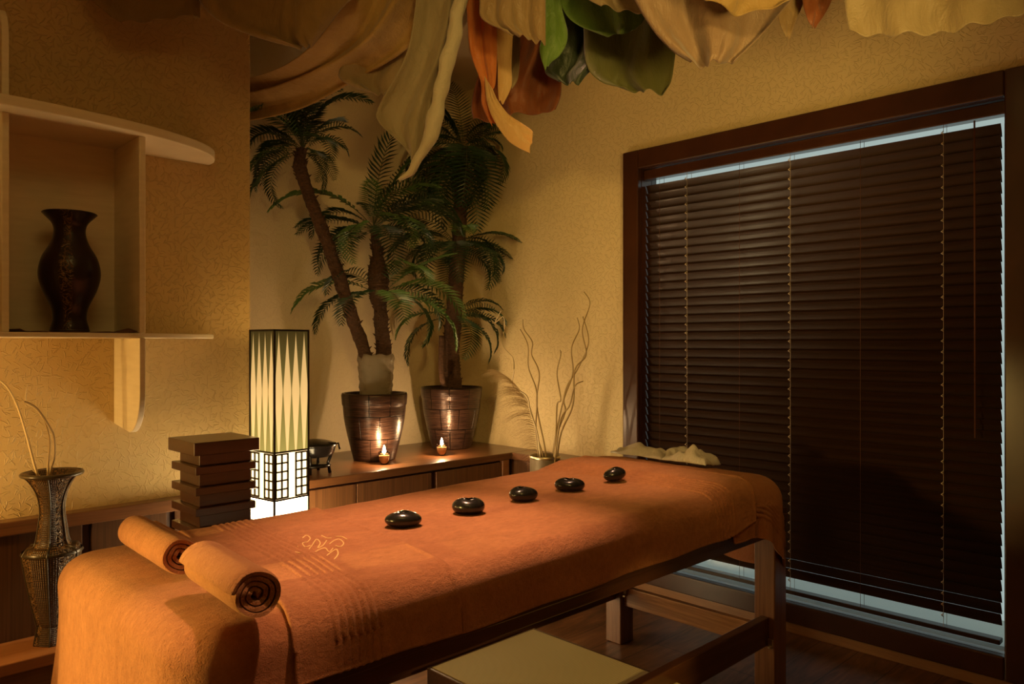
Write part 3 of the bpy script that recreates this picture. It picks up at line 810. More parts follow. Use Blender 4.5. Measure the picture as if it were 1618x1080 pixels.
# ------------------------------------------------------------------ stacked pedestal
pdx0, pdx1, pdy0, pdy1 = .965, 1.195, 2.40, 2.60
q0 = aty(307, 713, 2.40); q1 = aty(410, 700, 2.40)
pdx0, pdx1 = q0.x, q1.x
zt_ = q0.z + .028
ps = thing('slab_pedestal', 'dark brown lacquered pedestal of alternating wide slabs and blocks beside the lantern lamp', 'pedestal', ((pdx0+pdx1)/2, 2.5, 0))
ydp = 2.40 + .215
z = aty(307, 689, 2.40).z; first = True
lev = [aty(307, y, 2.40).z for y in (700, 720, 741, 752, 771, 782, 802, 812, 836)]
top_ = aty(307, 700, 2.40).z
zs = [.955, .925, .892, .878, .842, .828, .790, .776, .74, .726, .69, .676, .64]
zs = [top_ - k for k in (0, .041, .078, .103, .143, .168, .208, .233, .273, .298, .338, .363, .403, .428)]
for i in range(0, len(zs)-1):
    wide = i % 2 == 0
    g = 0 if i == 0 else (.008 if wide else .028)
    MB().box(pdx0+g, pdx1-g*(.6 if not wide else 1), 2.40+g, ydp-g, zs[i+1], zs[i]).build('slab' if wide else 'block', M['lacquer'], ps, bevel=.002)
MB().box(pdx0+.01, pdx1-.01, 2.41, ydp-.01, 0, zs[-1]).build('base', M['lacquer'], ps, bevel=.003)

# ------------------------------------------------------------------ oil burner behind the lamp
ob = thing('oil_burner', 'small black round warming pot on a footed stand, on the counter behind the lamp', 'warmer', (1.885, 3.27, CT))
c = (1.885, 3.27, CT)
MB().lathe(smooth_prof([(.05,.075),(.085,.085),(.098,.115),(.100,.135),(.085,.145),(.05,.155),(.012,.160)], 5), c, 32).build('pot', M['black_ceramic'], ob, smooth=True)
MB().lathe([(.101,.128),(.106,.131),(.106,.137),(.101,.140)], c, 32, False).build('rim', M['black_ceramic'], ob, smooth=True)
for k in range(4):
    a = pi/4 + k*pi/2; MB().tube([(c[0]+.075*cos(a), c[1]+.075*sin(a), CT), (c[0]+.066*cos(a), c[1]+.066*sin(a), CT+.05), (c[0]+.085*cos(a), c[1]+.085*sin(a), CT+.10)], .008, 8).build('leg', M['black_ceramic'], ob, smooth=True)
MB().lathe([(.075,.030),(.078,.036),(.075,.042)], c, 28).build('tray', M['black_ceramic'], ob, smooth=True)
MB().tube([(c[0]+.10, c[1], CT+.125), (c[0]+.125, c[1]-.01, CT+.13), (c[0]+.13, c[1]-.015, CT+.10)], .005, 8).build('handle', M['black_ceramic'], ob, smooth=True)

# ------------------------------------------------------------------ tea lights
def tealight(px, py, lab, first=[None]):
    p = atz(px, py, CT+.001)
    t = thing('tea_light', lab, 'candle', p, 'lit tea lights on the counter')
    g = [(.018,.001),(.021,.004),(.026,.020),(.030,.040),(.028,.055),(.030,.062)]
    gi = [(r_-.0022, max(z_, .005)) for r_, z_ in g[::-1]]
    MB().lathe(g + gi, p, 28).build('glass_cup', M['glass_cup'], t, smooth=True)
    MB().lathe([(.019,.006),(.023,.022),(.0262,.046)], p, 24).build('wax', M['wax'], t, smooth=True)
    f = MB().lathe([(.0008,.048),(.0060,.055),(.0090,.065),(.0066,.078),(.0008,.096)], p, 14).build('flame', M['flame'], t, smooth=True)
    lamp('candle_glow', 'POINT', p + Vector((-.02, -.03, .092)), 5.0, (1, .62, .30), .008)
tealight(607, 733, 'lit tea light in a faceted glass, in front of the left palm pot')
tealight(698, 719, 'lit tea light in a faceted glass, in front of the right palm pot')

# ------------------------------------------------------------------ palms
def pot_mat():
    m = mat('bronze_woven_pot', (.06,.03,.018), .28, .35); n = N(m)
    c = n.add('ShaderNodeTexCoord'); s = n.add('ShaderNodeSeparateXYZ'); n.link(c.outputs['Object'], s.inputs[0])
    ang = n.math('ARCTAN2', s.outputs[1], s.outputs[0]); br = n.add('ShaderNodeTexBrick'); cb = n.add('ShaderNodeCombineXYZ')
    n.link(n.math('MULTIPLY', ang, 1.5), cb.inputs[0]); n.link(n.math('MULTIPLY', s.outputs[2], 9.5), cb.inputs[1]); n.link(cb.outputs[0], br.inputs['Vector'])
    br.inputs['Scale'].default_value = 1; br.inputs['Brick Width'].default_value = 1.0; br.inputs['Row Height'].default_value = 1.12; br.inputs['Mortar Size'].default_value = .022
    br.inputs['Mortar Smooth'].default_value = .5
    gr = n.noise(n.coord((4,4,60)), 3, 4)
    br.inputs['Color1'].default_value = br.inputs['Color2'].default_value = (1,1,1,1); br.inputs['Mortar'].default_value = (.08,.08,.08,1)
    mx = n.add('ShaderNodeMix'); mx.data_type = 'RGBA'; mx.blend_type = 'MULTIPLY'; mx.inputs[0].default_value = 1
    n.link(n.ramp(gr, [(.35, (.022,.011,.008)), (.7, (.085,.042,.026))]), mx.inputs[6]); n.link(br.outputs['Color'], mx.inputs[7]); n.base(mx.outputs[2])
    h = n.math('SUBTRACT', n.math('MULTIPLY', gr, .15), br.outputs['Fac']); n.normal(n.bump(h, 1.0, .010)); return m
M['pot'] = pot_mat(); M['soil'] = mat('dark_soil', (.03,.02,.012), .9)
def trunk_mat():
    m = mat('fibrous_trunk', (.12,.06,.03), .85); n = N(m)
    a = n.noise(n.coord((10,10,30)), 5, 5, .7, .6); n.base(n.ramp(a, [(.3, (.030,.013,.006)), (.7, (.13,.062,.026))])); n.normal(n.bump(a, .8, .01)); return m
M['trunk'] = trunk_mat()
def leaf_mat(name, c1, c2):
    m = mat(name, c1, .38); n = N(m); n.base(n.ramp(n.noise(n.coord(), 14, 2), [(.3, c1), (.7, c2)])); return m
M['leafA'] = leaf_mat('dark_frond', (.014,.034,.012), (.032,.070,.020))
M['leaf_lit'] = leaf_mat('lit_green_frond', (.055,.13,.030), (.11,.21,.05))  # brighter copy for lit fronds, the light is put into the colour
M['rachis'] = mat('frond_stalk', (.07,.09,.03), .5)
M['wrap'] = mat('plastic_wrap', (.50,.42,.30), .2, 0, Alpha=.5)
n = N(M['wrap']); n.normal(n.bump(n.noise(n.coord((3,3,26)), 6, 4, .6, 1.5), .9, .008))

def frond_mesh(name, L, droop, ll, m, up=.15):
    me_ = MB(); N_ = 26; pts = []
    for i in range(N_+1):
        t = i/N_; a = up - droop*t*t*1.0
        pts.append(t)
    # integrate a curve in the x-z plane
    p = Vector((0,0,0)); C_ = [p.copy()]; T_ = []
    for i in range(N_):
        t = (i+.5)/N_; a = up - droop*t**1.4; d = Vector((cos(a), 0, sin(a))); T_.append(d); p = p + d*(L/N_); C_.append(p.copy())
    T_.append(T_[-1])
    me_.tube(C_, [.0036*(1-.8*i/N_) + .0006 for i in range(N_+1)], 5); nf = len(me_.f)
    R_ = random.Random(len(name)+int(droop*100))
    for i in range(5, N_+1):
        for hs in (0,):
            if i == N_ and hs: continue
            t = (i+hs)/N_; k = min(i, N_-1); c = C_[k].lerp(C_[k+1], hs) if i < N_ else C_[N_]
            T = T_[i]; U = Vector((-T.z, 0, T.x))
            prof_ = min(1, ((t-.12)/.25)**.6 if t > .12 else 0) * (1 - max(0, (t-.55)/.45)**2*.72)
            ln = ll*prof_*R_.uniform(.92, 1.06)
            if ln < .008: ln = .012
            for sd in (-1, 1):
                sweep = .22 + .60*t*t
                d = (Vector((0, sd, 0))*cos(sweep) + T*sin(sweep) + U*(.22 + R_.uniform(-.08,.08))).normalized()
                wv_ = (T*cos(sweep) - Vector((0, sd, 0))*sin(sweep)).normalized()*.0085
                b = len(me_.v); tip = c + d*ln - U*ln*.20
                mid = c + d*ln*.5
                me_.v += [c - wv_*.6, c + wv_*.6, mid + wv_*.9 + U*.0006, tip, mid - wv_*.9 + U*.0006]
                me_.f.append((b, b+1, b+2, b+3, b+4))
    me = bpy.data.meshes.new(name); me.from_pydata([tuple(v) for v in me_.v], [], me_.f); me.update()
    me.materials.append(m); me.materials.append(M['rachis'])
    for i in range(nf): me.polygons[i].material_index = 1
    return me
FR = {}
for kind, m in (('dark', M['leafA']), ('green', M['leaf_lit'])):
    for j_, (dr, up) in enumerate(((1.0, .2), (1.7, .35), (2.3, .45), (.5, .1))):
        FR[(kind, j_)] = frond_mesh('frond_%s_%d' % (kind, j_), 1.0, dr, .25, m, up)
# frond meshes are built 1 m long; thin leaflets are scaled with the frond
def add_frond(parent, c, az, el, L, kind, j_, roll_=0):
    rm = Matrix.Rotation(az, 3, 'Z') @ Matrix.Rotation(-el, 3, 'Y') @ Matrix.Rotation(roll_, 3, 'X'); me = FR[(kind, j_)]
    vs_ = [rm @ v.co for v in list(me.vertices)[::7]]
    while True:
        ok = all(c[0] + v.x*L < XW-.012 and c[1] + v.y*L*1.05 < YA-.02 and (c[0] + v.x*L > XC+.012 or c[1] + v.y*L*1.05 < YL-.012) for v in vs_)
        if ok or L < .16: break
        L *= .93
    if not ok: return
    o = bpy.data.objects.new('frond', me); COL.objects.link(o); o.parent = parent
    o.location = Vector(c) - wloc(parent)
    o.rotation_euler = (Matrix.Rotation(az, 3, 'Z') @ Matrix.Rotation(-el, 3, 'Y') @ Matrix.Rotation(roll_, 3, 'X')).to_euler()
    o.scale = (L, L*1.05, L)
def toward(px_dx, px_dy, dep):
    """azimuth/elevation of a direction given on the photo (right, down) and away"""
    v = RT*px_dx + Vector((0,0,-px_dy)) + FW*dep; return atan2(v.y, v.x), atan2(v.z, sqrt(v.x**2+v.y**2))
def crown(parent, c, dirs, base_r=.02):
    for (dx, dy, dep, L, kind, j_) in dirs:
        az, el = toward(dx, dy, dep); add_frond(parent, c, az, el, L*1.30, kind, j_, random.uniform(-.3,.3))
        az, el = toward(dx + random.uniform(-.35,.35), dy + random.uniform(-.25,.3), -dep*.8 + random.uniform(-.25,.25))
        if len(parent.children) < 60: add_frond(parent, Vector(c) - Vector((0,0,.02)), az, el, L*random.uniform(.95, 1.25), 'dark', random.choice((0,1,1,2)), random.uniform(-.5,.5))
def trunk(parent, pix, Yd, rads, name='trunk'):
    pts = [aty(x, y, Yd) if not isinstance(Yd, list) else aty(x, y, Yd[i]) for i, (x, y) in enumerate(pix)]
    cp = cat_rom(pts, 14); n_ = len(cp); rr = []
    for i in range(n_):
        f_ = i/(n_-1)*(len(rads)-1); a = int(min(f_, len(rads)-2)); r0 = rads[a] + (rads[a+1]-rads[a])*(f_-a)
        rr.append(r0*(1 + .10*(1 - ((i*.31) % 1)) ))
    sb = MB().tube(cp, rr, 18)
    for q in sb.v: q += Vector((noise.noise(q*22), noise.noise(q*22+Vector((5,5,5))), 0))*.006
    # leaf-base stubs
    R_ = random.Random(int(pix[0][0]))
    for i in range(4, n_-2, 2):
        for k in range(3):
            a = R_.uniform(0, 2*pi); d = Vector((cos(a), sin(a), .8)).normalized(); s_ = cp[i] + Vector((cos(a), sin(a), 0))*rr[i]*.85
            sb.tube([s_, s_ + d*.022], [.007, .001], 5)
    sb.build(name, M['trunk'], parent, smooth=True)
    return cp[-1]
def pot(parent, c, H=.355, R=.172):
    pr = smooth_prof([(R*.60,0),(R*.66,.01),(R*.80,H*.30),(R*.93,H*.60),(R*.97,H*.80)], 6)
    pr += [(R*.97, H*.81), (R*1.0, H*.83), (R*1.02, H*.97), (R*1.0, H), (R*.93, H), (R*.91, H*.90)]
    MB().lathe(pr, c, 56).build('pot', M['pot'], parent, smooth=True)
    MB().lathe([(R*.90, H*.88), (R*.5, H*.92), (.01, H*.93)], c, 40).build('soil', M['soil'], parent, smooth=True)
p1 = Vector((2.335, 3.43, CT+.0005))
pa1 = thing('potted_palm', 'tall artificial palm with two trunks, one leaning left, wrapped in plastic, in a bronze pot', 'plant', p1)
pot(pa1, p1, .352, .170)
cA = trunk(pa1, [(588,640),(577,560),(556,500),(530,420),(508,360),(487,305),(474,262),(478,235)], 3.43, [.034,.033,.032,.031,.030,.028,.030,.020])
cB = trunk(pa1, [(600,640),(606,560),(603,520),(600,478)], 3.43, [.042,.040,.036,.036])
cC = trunk(pa1, [(600,480),(598,455),(597,430),(596,405)], 3.42, [.040,.052,.050,.030], 'crown_bulb')
cD = trunk(pa1, [(598,405),(594,385),(590,365)], 3.42, [.030,.024,.016], 'trunk')
W_ = MB(); rows = []
for i in range(17):
    t = i/16; z = CT + .33 + t*.225; r_ = .088 + .014*t + .003*sin(t*30)
    rows.append([(2.345 + (1-t)*0 + r_*cos(2*pi*k/36)*(1+.03*sin(k*2.1+t*9)), 3.43 + r_*.8*sin(2*pi*k/36), z + .006*sin(k*1.3)*sin(t*20)) for k in range(36)])
W_.grid(rows, True).build('plastic_wrap', M['wrap'], pa1, smooth=True, solid=.002)
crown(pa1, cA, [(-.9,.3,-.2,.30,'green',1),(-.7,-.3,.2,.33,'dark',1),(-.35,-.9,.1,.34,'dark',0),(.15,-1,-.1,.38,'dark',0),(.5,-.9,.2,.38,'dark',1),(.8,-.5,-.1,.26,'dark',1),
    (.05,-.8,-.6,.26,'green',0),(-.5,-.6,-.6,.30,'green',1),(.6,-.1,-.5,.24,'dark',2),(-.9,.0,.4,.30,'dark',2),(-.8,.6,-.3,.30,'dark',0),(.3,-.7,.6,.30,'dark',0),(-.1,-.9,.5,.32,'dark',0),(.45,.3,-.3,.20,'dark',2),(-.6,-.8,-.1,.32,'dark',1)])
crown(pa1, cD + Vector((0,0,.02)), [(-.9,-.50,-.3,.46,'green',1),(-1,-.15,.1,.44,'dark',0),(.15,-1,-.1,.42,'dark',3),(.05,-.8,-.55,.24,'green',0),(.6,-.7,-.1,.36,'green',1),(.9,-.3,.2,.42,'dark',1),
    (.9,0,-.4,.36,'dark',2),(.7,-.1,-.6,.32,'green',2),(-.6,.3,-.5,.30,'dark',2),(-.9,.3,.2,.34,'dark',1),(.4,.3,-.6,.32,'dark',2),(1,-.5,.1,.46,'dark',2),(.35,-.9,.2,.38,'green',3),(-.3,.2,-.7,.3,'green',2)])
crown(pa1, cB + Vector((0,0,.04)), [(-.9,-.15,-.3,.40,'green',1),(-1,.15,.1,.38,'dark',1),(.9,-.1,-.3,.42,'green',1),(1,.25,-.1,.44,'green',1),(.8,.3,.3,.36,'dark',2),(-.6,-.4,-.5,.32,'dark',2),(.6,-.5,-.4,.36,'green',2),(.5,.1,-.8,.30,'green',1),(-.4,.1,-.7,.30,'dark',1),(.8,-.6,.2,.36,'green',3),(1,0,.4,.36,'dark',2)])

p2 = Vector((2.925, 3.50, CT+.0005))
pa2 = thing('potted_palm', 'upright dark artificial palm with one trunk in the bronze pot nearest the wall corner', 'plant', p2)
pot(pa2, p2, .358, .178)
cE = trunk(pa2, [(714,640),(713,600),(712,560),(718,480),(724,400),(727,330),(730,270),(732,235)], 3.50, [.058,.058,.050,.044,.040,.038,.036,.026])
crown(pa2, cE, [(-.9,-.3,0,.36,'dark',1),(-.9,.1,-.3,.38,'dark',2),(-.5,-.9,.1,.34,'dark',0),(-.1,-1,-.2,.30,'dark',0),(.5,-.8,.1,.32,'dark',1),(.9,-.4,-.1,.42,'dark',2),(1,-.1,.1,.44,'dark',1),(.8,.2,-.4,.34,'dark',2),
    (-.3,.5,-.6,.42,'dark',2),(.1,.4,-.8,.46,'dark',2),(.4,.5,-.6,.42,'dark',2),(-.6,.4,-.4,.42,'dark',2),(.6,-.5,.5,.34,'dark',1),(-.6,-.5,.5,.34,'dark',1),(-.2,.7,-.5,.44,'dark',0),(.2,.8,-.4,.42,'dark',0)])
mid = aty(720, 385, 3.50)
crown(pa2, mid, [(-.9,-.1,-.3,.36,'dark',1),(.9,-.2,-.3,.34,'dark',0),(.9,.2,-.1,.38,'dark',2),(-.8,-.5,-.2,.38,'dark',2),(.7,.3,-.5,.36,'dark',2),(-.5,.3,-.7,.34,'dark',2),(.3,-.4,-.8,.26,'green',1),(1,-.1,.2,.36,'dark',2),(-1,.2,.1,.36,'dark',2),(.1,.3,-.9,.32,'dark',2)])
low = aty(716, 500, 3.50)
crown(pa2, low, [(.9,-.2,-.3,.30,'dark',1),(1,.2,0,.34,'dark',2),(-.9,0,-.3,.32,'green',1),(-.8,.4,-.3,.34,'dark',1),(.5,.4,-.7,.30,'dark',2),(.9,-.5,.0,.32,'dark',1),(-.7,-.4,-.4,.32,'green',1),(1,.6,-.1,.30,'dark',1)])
sx_ = MB().tube(cat_rom([aty(698,530,3.42), aty(697,570,3.42), aty(699,600,3.42), p2+Vector((-.07,-.05,.33))], 6), [.016]*19, 10).build('side_shoot', M['trunk'], pa2, smooth=True)

# ------------------------------------------------------------------ can with pampas and curly willow
cx, cy = 2.905, 2.725
cn = thing('stem_can', 'dull metal cylinder holding pampas grass and curly branches behind the table', 'planter', (cx, cy, 0))
MB().lathe([(.072,0),(.078,.66),(.0785,.668),(.076,.672),(.072,.668),(.070,.60)], (cx, cy, 0), 36).build('cylinder', mat('dull_brass', (.22,.17,.10), .5, .35), cn, smooth=True)
MB().lathe([(.0785,.655),(.082,.662),(.0785,.670)], (cx, cy, 0), 36, False).build('rim', M['metal'], cn, smooth=True)
def willow(pix, X, lab, m=None, r=.0050):
    pts = [atx(x, y, X + .012*i*((-1)**i)*.4) for i, (x, y) in enumerate(pix)]; pts[0] = Vector((pts[0].x, pts[0].y, .50))
    cp = cat_rom(pts, 8); n_ = len(cp)
    tag(MB().tube(cp, [r*(1-.55*i/n_) for i in range(n_)], 7).build('curly_branch', m or M['willow'], smooth=True, origin=cp[0]), lab, 'branch', 'curly branches in the metal cylinder')
M['willow'] = mat('golden_willow', (.42,.30,.12), .5); M['willow_pale'] = mat('pale_willow', (.72,.60,.36), .5)
willow([(858,760),(850,690),(838,650),(832,625),(810,610),(812,585),(810,565),(794,545),(797,520),(795,500),(782,510),(792,490)], 2.86, 'pale curly branch arching far to the left over the pampas plume', M['willow_pale'], .0042)
willow([(860,760),(858,722),(847,680),(848,620),(835,580),(834,545),(822,520)], 2.90, 'curly branch crossing its twin, the left one of that crossing pair')
willow([(862,760),(862,715),(848,640),(852,590),(840,560),(841,540),(828,520),(826,505)], 2.92, 'curly branch crossing its twin, the right one of that crossing pair')
willow([(870,760),(878,690),(880,640),(886,630),(880,590),(886,560),(885,553)], 2.90, 'short curly branch in the middle with an upright tip')
willow([(874,760),(880,690),(893,650),(891,630),(905,590),(903,550),(915,520),(912,502)], 2.93, 'curly branch leaning right that ends in a slightly bent tip')
willow([(872,760),(884,670),(900,640),(908,610),(921,602)], 2.90, 'short branch hooking sharply to the right')
willow([(876,760),(885,690),(905,640),(908,585),(926,560),(920,520),(932,480),(923,461)], 2.95, 'tallest curly branch reaching highest toward the window')
willow([(868,760),(876,700),(888,640),(896,610),(914,580),(930,540),(921,500)], 2.99, 'curly branch just behind the tallest one')
# pampas plume
M['pampas'] = mat('pampas_plume', (.52,.38,.20), .9, 0); n = N(M['pampas'])
pm = thing('pampas_plume', 'feathery beige pampas grass plume bending left out of the metal cylinder', 'dried grass', (cx, cy, .6))
sp = cat_rom([Vector((cx-.01, cy+.01, .5)), atx(850,715,2.90), atx(846,680,2.89), atx(838,645,2.88), atx(826,622,2.87), atx(805,598,2.86), atx(785,586,2.85)], 10)
MB().tube(sp, [.004 - .003*i/len(sp) for i in range(len(sp))], 6).build('stalk', M['straw'], pm, smooth=True)
pl = MB(); R_ = random.Random(3)
for cl_ in range(15):
    t0 = .16 + .84*cl_/14; Lc = (.055 + .13*sin(pi*min(1, (1-t0)*1.05)**.7))*R_.uniform(.8, 1.1)
    lift = R_.uniform(-.05, .35) + .35*t0; away = R_.uniform(-.25, .25)
    for i in range(30):
        t = min(1, max(.1, t0 + R_.gauss(0, .018))); s_ = sp[int(t*(len(sp)-1))]
        L = Lc*R_.uniform(.45, 1.08)
        side = RT*(-1.0) + Vector((0,0,lift + R_.gauss(0,.09))) + FW*(away + R_.gauss(0,.10))
        side.normalize(); p_ = s_.copy(); pts = [p_]
        for q in range(4):
            p_ = p_ + (side + Vector((0,0,-.30*q+.05)))*(L/4); pts.append(p_.copy())
        w2 = Vector((0,0,.0009)); b = len(pl.v)
        for q, pp in enumerate(pts):
            ww = w2*(1-q/4.8); pl.v += [pp - ww, pp + ww]
        for q in range(4): pl.f.append((b+2*q, b+2*q+1, b+2*q+3, b+2*q+2))
o = pl.build('plume', M['pampas'], pm); 

# ------------------------------------------------------------------ ceiling drapes
FAB = {
 'gold': sheer('gold_gauze', (0.494,0.314,0.085), (0.627,0.427,0.142), .35, .95),
 'darkgold': sheer('dark_gold_gauze', (0.300,0.190,0.050), (0.400,0.260,0.080), .35, .95),
 'beige': sheer('beige_gauze', (0.400,0.304,0.152), (0.496,0.384,0.216), .35, .95),
 'cream': sheer('cream_linen', (0.518,0.446,0.302), (0.590,0.526,0.374), .3, .98),
 'pale': sheer('pale_gauze', (0.360,0.291,0.161), (0.434,0.360,0.223), .35, .92),
 'orange': sheer('orange_silk', (0.620,0.200,0.045), (0.720,0.300,0.080), .45, .9, .35),
 'apricot': sheer('apricot_silk', (0.680,0.442,0.170), (0.731,0.527,0.238), .4, .97, .35),
 'rust': sheer('rust_silk', (0.260,0.075,0.020), (0.380,0.130,0.040), .45, .86, .4),
 'tan': sheer('tan_silk', (0.312,0.202,0.085), (0.377,0.260,0.124), .35, .95, .4),
 'green': sheer('leaf_green_silk', (0.100,0.200,0.030), (0.160,0.280,0.045), .4, .96, .4),
 'darkgreen': sheer('dark_green_silk', (0.020,0.035,0.012), (0.035,0.055,0.018), .3, .97, .4),
 'olive': sheer('olive_silk', (0.130,0.140,0.035), (0.200,0.200,0.060), .4, .93, .4),
 'rose': sheer('rose_tan_silk', (0.300,0.192,0.114), (0.360,0.252,0.162), .35, .93, .4),
 'sand': sheer('sand_voile', (0.308,0.226,0.105), (0.363,0.281,0.149), .4, .93, .45),
}
def sheet(name, fab, rows, lab, folds=5, amp=.03, n_s=60, sub=7, ph=0., gath=.5, hem=True, top=True, cat='fabric'):
    """rows from the ceiling end downwards: (xl, yl, xr, yr, depth_left, depth_right, bulge)"""
    K = []
    for r in rows:
        K.append((P(r[0], r[1], r[4]), P(r[2], r[3], r[5]), r[6] if len(r) > 6 else 0))
    if top:
        a, b, g = K[0]
        ca = Vector((a.x, a.y, CZ-.002)) + (b-a)*.15; cb = Vector((b.x, b.y, CZ-.002)) - (b-a)*.15; ca.z = cb.z = CZ-.002
        K = [(ca, cb, 0)] + K
    A = cat_rom([k[0] for k in K], sub); B = cat_rom([k[1] for k in K], sub); G = cat_rom([Vector((k[2],0,0)) for k in K], sub)
    grid = []; nr = len(A)
    for i in range(nr):
        t = i/(nr-1); row = []; a, b = A[i], B[i]
        tt = min(1, max(0, t*1.3)); side = (b-a); sl = side.length
        nrm = Vector((-side.y, side.x, 0)); nrm = nrm.normalized() if nrm.length > 1e-4 else FW
        if nrm.dot(FW) > 0: nrm = -nrm
        for k in range(n_s+1):
            s = k/n_s; p = a.lerp(b, s)
            env = sin(pi*s)**.5 if 0 < s < 1 else 0
            wob = noise.noise(Vector((s*3+ph, t*2.2, ph)))*1.6
            f_ = sin(2*pi*(s*folds*.42 + .25*t) + ph + wob) + .16*sin(2*pi*(s*folds*1.3 - .4*t) + ph*2 + wob*1.5)
            p = p + nrm*(amp*f_*env*min(1, sl/.15)) + Vector((0,0,-1))*(G[i].x*(1-(2*s-1)**2))
            if hem: p = p + Vector((0,0,1))*(.006*sin(s*folds*6+ph)*max(0, (t-.85)/.15))
            row.append(p)
        grid.append(row)
    m = MB().grid(grid); o = m.build(name, FAB[fab], smooth=True, solid=.0025, origin=A[0])
    return tag(o, lab, cat)
sheet('ceiling_drape', 'darkgold', [(130,-30,330,-40,2.75,2.9),(165,18,318,-5,2.75,2.9),(192,36,316,26,2.75,2.9)], 'dark brown gauze corner hanging at the far left above the wall shelf', 3, .015)
sheet('ceiling_drape', 'darkgold', [(285,-90,560,-60,2.85,2.85),(300,-30,570,-10,2.8,2.8),(335,25,548,5,2.8,2.8),(398,56,512,50,2.8,2.85,.0),(470,76,492,74,2.85,2.88)], 'dark gold gauze swag at upper left draping in front of the gold ribbon', 3, .035)
sheet('ceiling_drape', 'gold', [(548,-60,735,-60,2.9,2.95),(528,20,690,20,2.95,3.0),(502,62,640,80,3.05,3.1),(455,100,565,125,3.2,3.25),(405,120,480,170,3.45,3.45),(370,125,400,190,3.62,3.62),(340,120,355,190,3.72,3.72)], 'broad shiny gold gauze ribbon sweeping down left behind the wall corner', 4, .040, ph=1.3)
sheet('ceiling_drape', 'beige', [(600,-60,765,-60,3.05,3.1),(585,20,750,10,3.1,3.15),(560,75,715,70,3.15,3.2),(535,118,670,122,3.2,3.2),(560,138,640,140,3.2,3.2),(590,148,618,148,3.2,3.2)], 'dull beige gauze swag hanging behind the gold ribbon above the leaning palm', 3, .030, ph=.4)
sheet('ceiling_drape', 'pale', [(662,-60,735,-60,2.75,2.8),(655,20,735,10,2.75,2.8),(640,90,716,90,2.75,2.8),(600,165,697,160,2.8,2.8),(598,192,684,205,2.8,2.8),(632,225,668,250,2.8,2.8),(648,240,652,262,2.8,2.8)], 'pale gauze drape hanging to a long point between the two palms', 3, .022, ph=2.0)
# rolled cream edge
pts = [P(x, y, d) for x, y, d in ((735,-60,2.72),(728,0,2.72),(716,60,2.72),(705,110,2.72),(694,155,2.72),(684,200,2.72),(668,238,2.72),(650,268,2.72),(630,284,2.72))]
pts = [Vector((pts[0].x, pts[0].y, CZ-.003))] + pts
cp = cat_rom(pts, 8); n_ = len(cp)
rl = MB().tube(cp, [.026*(1-.0*i/n_) if i < n_*.6 else .026*(1-(i/n_-.6)/.42)**.8+.002 for i in range(n_)], 14)
for v in rl.v: v += Vector((noise.noise(v*16), noise.noise(v*16+Vector((3,3,3))), 0))*.010
tag(rl.build('twisted_drape', FAB['cream'], smooth=True, origin=cp[0]), 'bright cream twisted cloth tapering to a point beside the pale drape', 'fabric')
sheet('ceiling_drape', 'olive', [(733,-60,770,-60,2.9,2.9),(735,0,770,0,2.9,2.9),(737,24,757,20,2.9,2.9)], 'small olive cloth end between the cream twist and the tan valance', 2, .010)
sheet('ceiling_drape', 'tan', [(756,-60,862,-60,2.6,2.6),(758,0,862,0,2.6,2.6),(762,30,862,52,2.6,2.6),(800,50,862,70,2.6,2.6)], 'pleated tan valance cloth with a straight hem above the orange ribbon', 5, .016, ph=.7)
sheet('ceiling_drape', 'orange', [(735,-40,790,-40,2.85,2.85),(738,20,785,20,2.85,2.85),(743,80,785,90,2.85,2.85),(760,130,782,135,2.85,2.83),(762,165,772,150,2.85,2.82),(778,200,786,168,2.85,2.82)], 'translucent orange silk ribbon hanging above the right palm', 3, .018, ph=.2)
sheet('ceiling_drape', 'apricot', [(766,120,778,140,2.82,2.80),(768,150,786,158,2.82,2.80),(775,178,803,180,2.81,2.79),(790,205,822,193,2.80,2.78),(808,226,840,206,2.80,2.78),(838,242,841,212,2.80,2.78)], 'apricot silk ribbon end curling right over the right palm crown', 1, .012, top=False)
sheet('ceiling_drape', 'apricot', [(778,-30,812,-30,2.95,2.95),(780,45,810,60,2.92,2.92),(786,95,808,100,2.92,2.92),(787,140,808,135,2.92,2.92),(789,160,795,163,2.92,2.92)], 'straight apricot strip hanging beside the orange ribbon', 1, .015)
sheet('ceiling_drape', 'sand', [(804,-30,824,-30,2.98,2.98),(806,60,822,66,2.98,2.98),(804,100,819,120,2.98,2.98),(803,134,810,138,2.98,2.98)], 'narrow sand strip behind the apricot strip', 1, .010)
sheet('ceiling_drape', 'rust', [(775,-40,905,-40,3.1,3.1),(775,60,895,60,3.1,3.1),(755,120,888,110,3.1,3.1),(745,165,886,150,3.15,3.1),(748,190,878,172,3.15,3.1,.01)], 'dark rust silk sheet hanging behind the apricot strips', 4, .045, ph=.9)
sheet('ceiling_drape', 'green', [(858,-60,890,-60,2.72,2.72),(860,0,886,0,2.72,2.72),(858,50,897,55,2.72,2.72),(853,80,886,85,2.72,2.72),(862,112,868,98,2.72,2.72)], 'narrow bright green silk ribbon beside the tan valance', 1, .015)
sheet('ceiling_drape', 'green', [(872,-70,1060,-80,2.75,2.6),(878,-20,1030,-20,2.75,2.6),(893,20,1022,15,2.72,2.62),(915,40,1015,35,2.7,2.62,.012),(950,52,1000,50,2.68,2.62,.01)], 'bright green silk swag curving below the ceiling', 2, .025, ph=2.4)
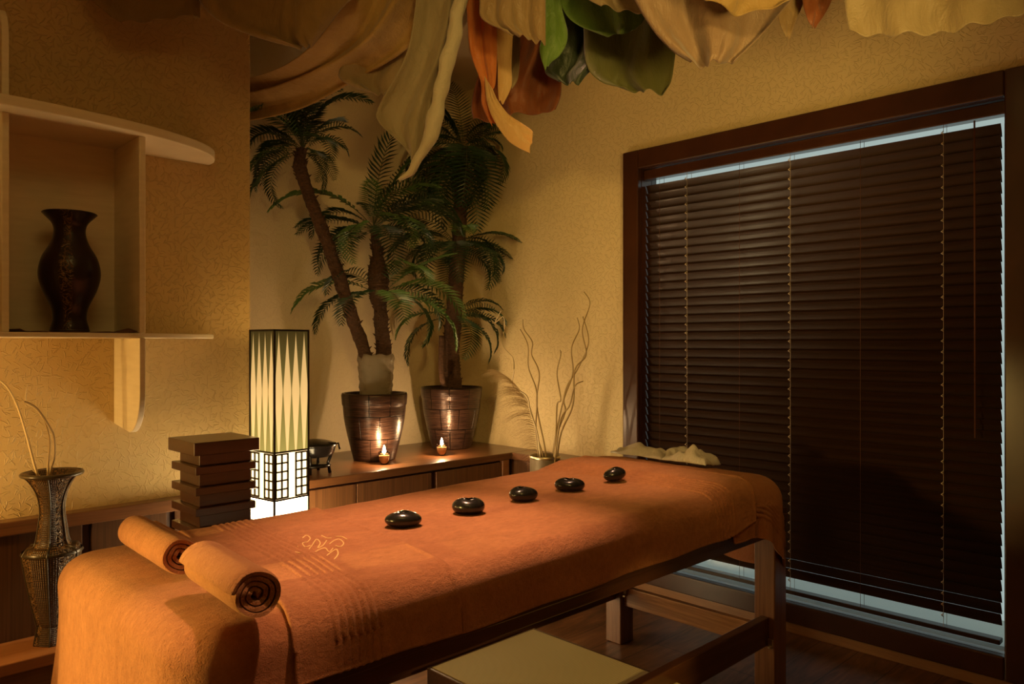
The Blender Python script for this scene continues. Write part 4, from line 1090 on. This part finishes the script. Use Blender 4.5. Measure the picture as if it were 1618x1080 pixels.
sheet('ceiling_drape', 'darkgreen', [(868,-40,1010,-40,2.95,2.9),(872,40,990,40,2.95,2.9),(868,90,960,90,2.95,2.9),(862,115,930,115,2.95,2.9),(885,130,915,133,2.95,2.9)], 'nearly black green silk swag behind the bright green ribbon', 3, .035, ph=.3)
sheet('ceiling_drape', 'olive', [(915,-40,1085,-40,2.92,2.75),(922,40,1072,40,2.9,2.75),(926,100,1066,92,2.88,2.75),(948,128,1060,128,2.85,2.75,.004),(985,140,1048,148,2.82,2.75)], 'olive silk sheet with a square corner hanging against the window wall', 3, .030, ph=1.0)
sheet('ceiling_drape', 'sand', [(905,-50,1030,-50,2.5,2.45),(915,-12,1018,-5,2.5,2.45),(950,10,1014,20,2.48,2.45)], 'small cream swag above the bright green one', 2, .012)
sheet('ceiling_drape', 'rose', [(980,-80,1270,-80,2.30,2.25),(996,-15,1262,-20,2.30,2.25),(1030,45,1232,22,2.30,2.25),(1062,80,1196,62,2.30,2.25,.01),(1092,100,1160,94,2.30,2.25,.012)], 'large rose tan silk swag with a rounded bottom above the window wall', 4, .040, ph=.5)
sheet('ceiling_drape', 'darkgold', [(1090,-80,1300,-80,2.12,2.12),(1095,-20,1290,-20,2.12,2.12),(1115,2,1240,0,2.12,2.12,.03)], 'brown silk swag overlapping the top of the rose tan swag', 2, .02)
sheet('ceiling_drape', 'tan', [(1222,-60,1275,-60,2.3,2.3),(1228,10,1270,0,2.3,2.3),(1233,40,1256,35,2.3,2.3),(1242,58,1247,60,2.3,2.3)], 'small pointed tan cloth end right of the rose tan swag', 2, .014)
sheet('ceiling_drape', 'rust', [(1266,-60,1330,-60,2.25,2.25),(1268,0,1316,-5,2.25,2.25),(1276,30,1302,24,2.25,2.25),(1282,41,1288,42,2.25,2.25)], 'dark brown pointed cloth end between two tan cloths', 2, .014)
sheet('ceiling_drape', 'sand', [(1330,-60,1650,-90,2.1,1.9),(1333,-10,1640,-40,2.1,1.9),(1337,25,1628,-5,2.1,1.9,.005),(1341,51,1620,18,2.1,1.9,.028)], 'long sand coloured valance with a curved hem above the window', 6, .013, ph=1.1)

for o in list(bpy.data.objects):
    if o.type == 'MESH' and 'label' in o.keys() and o.parent and False: pass
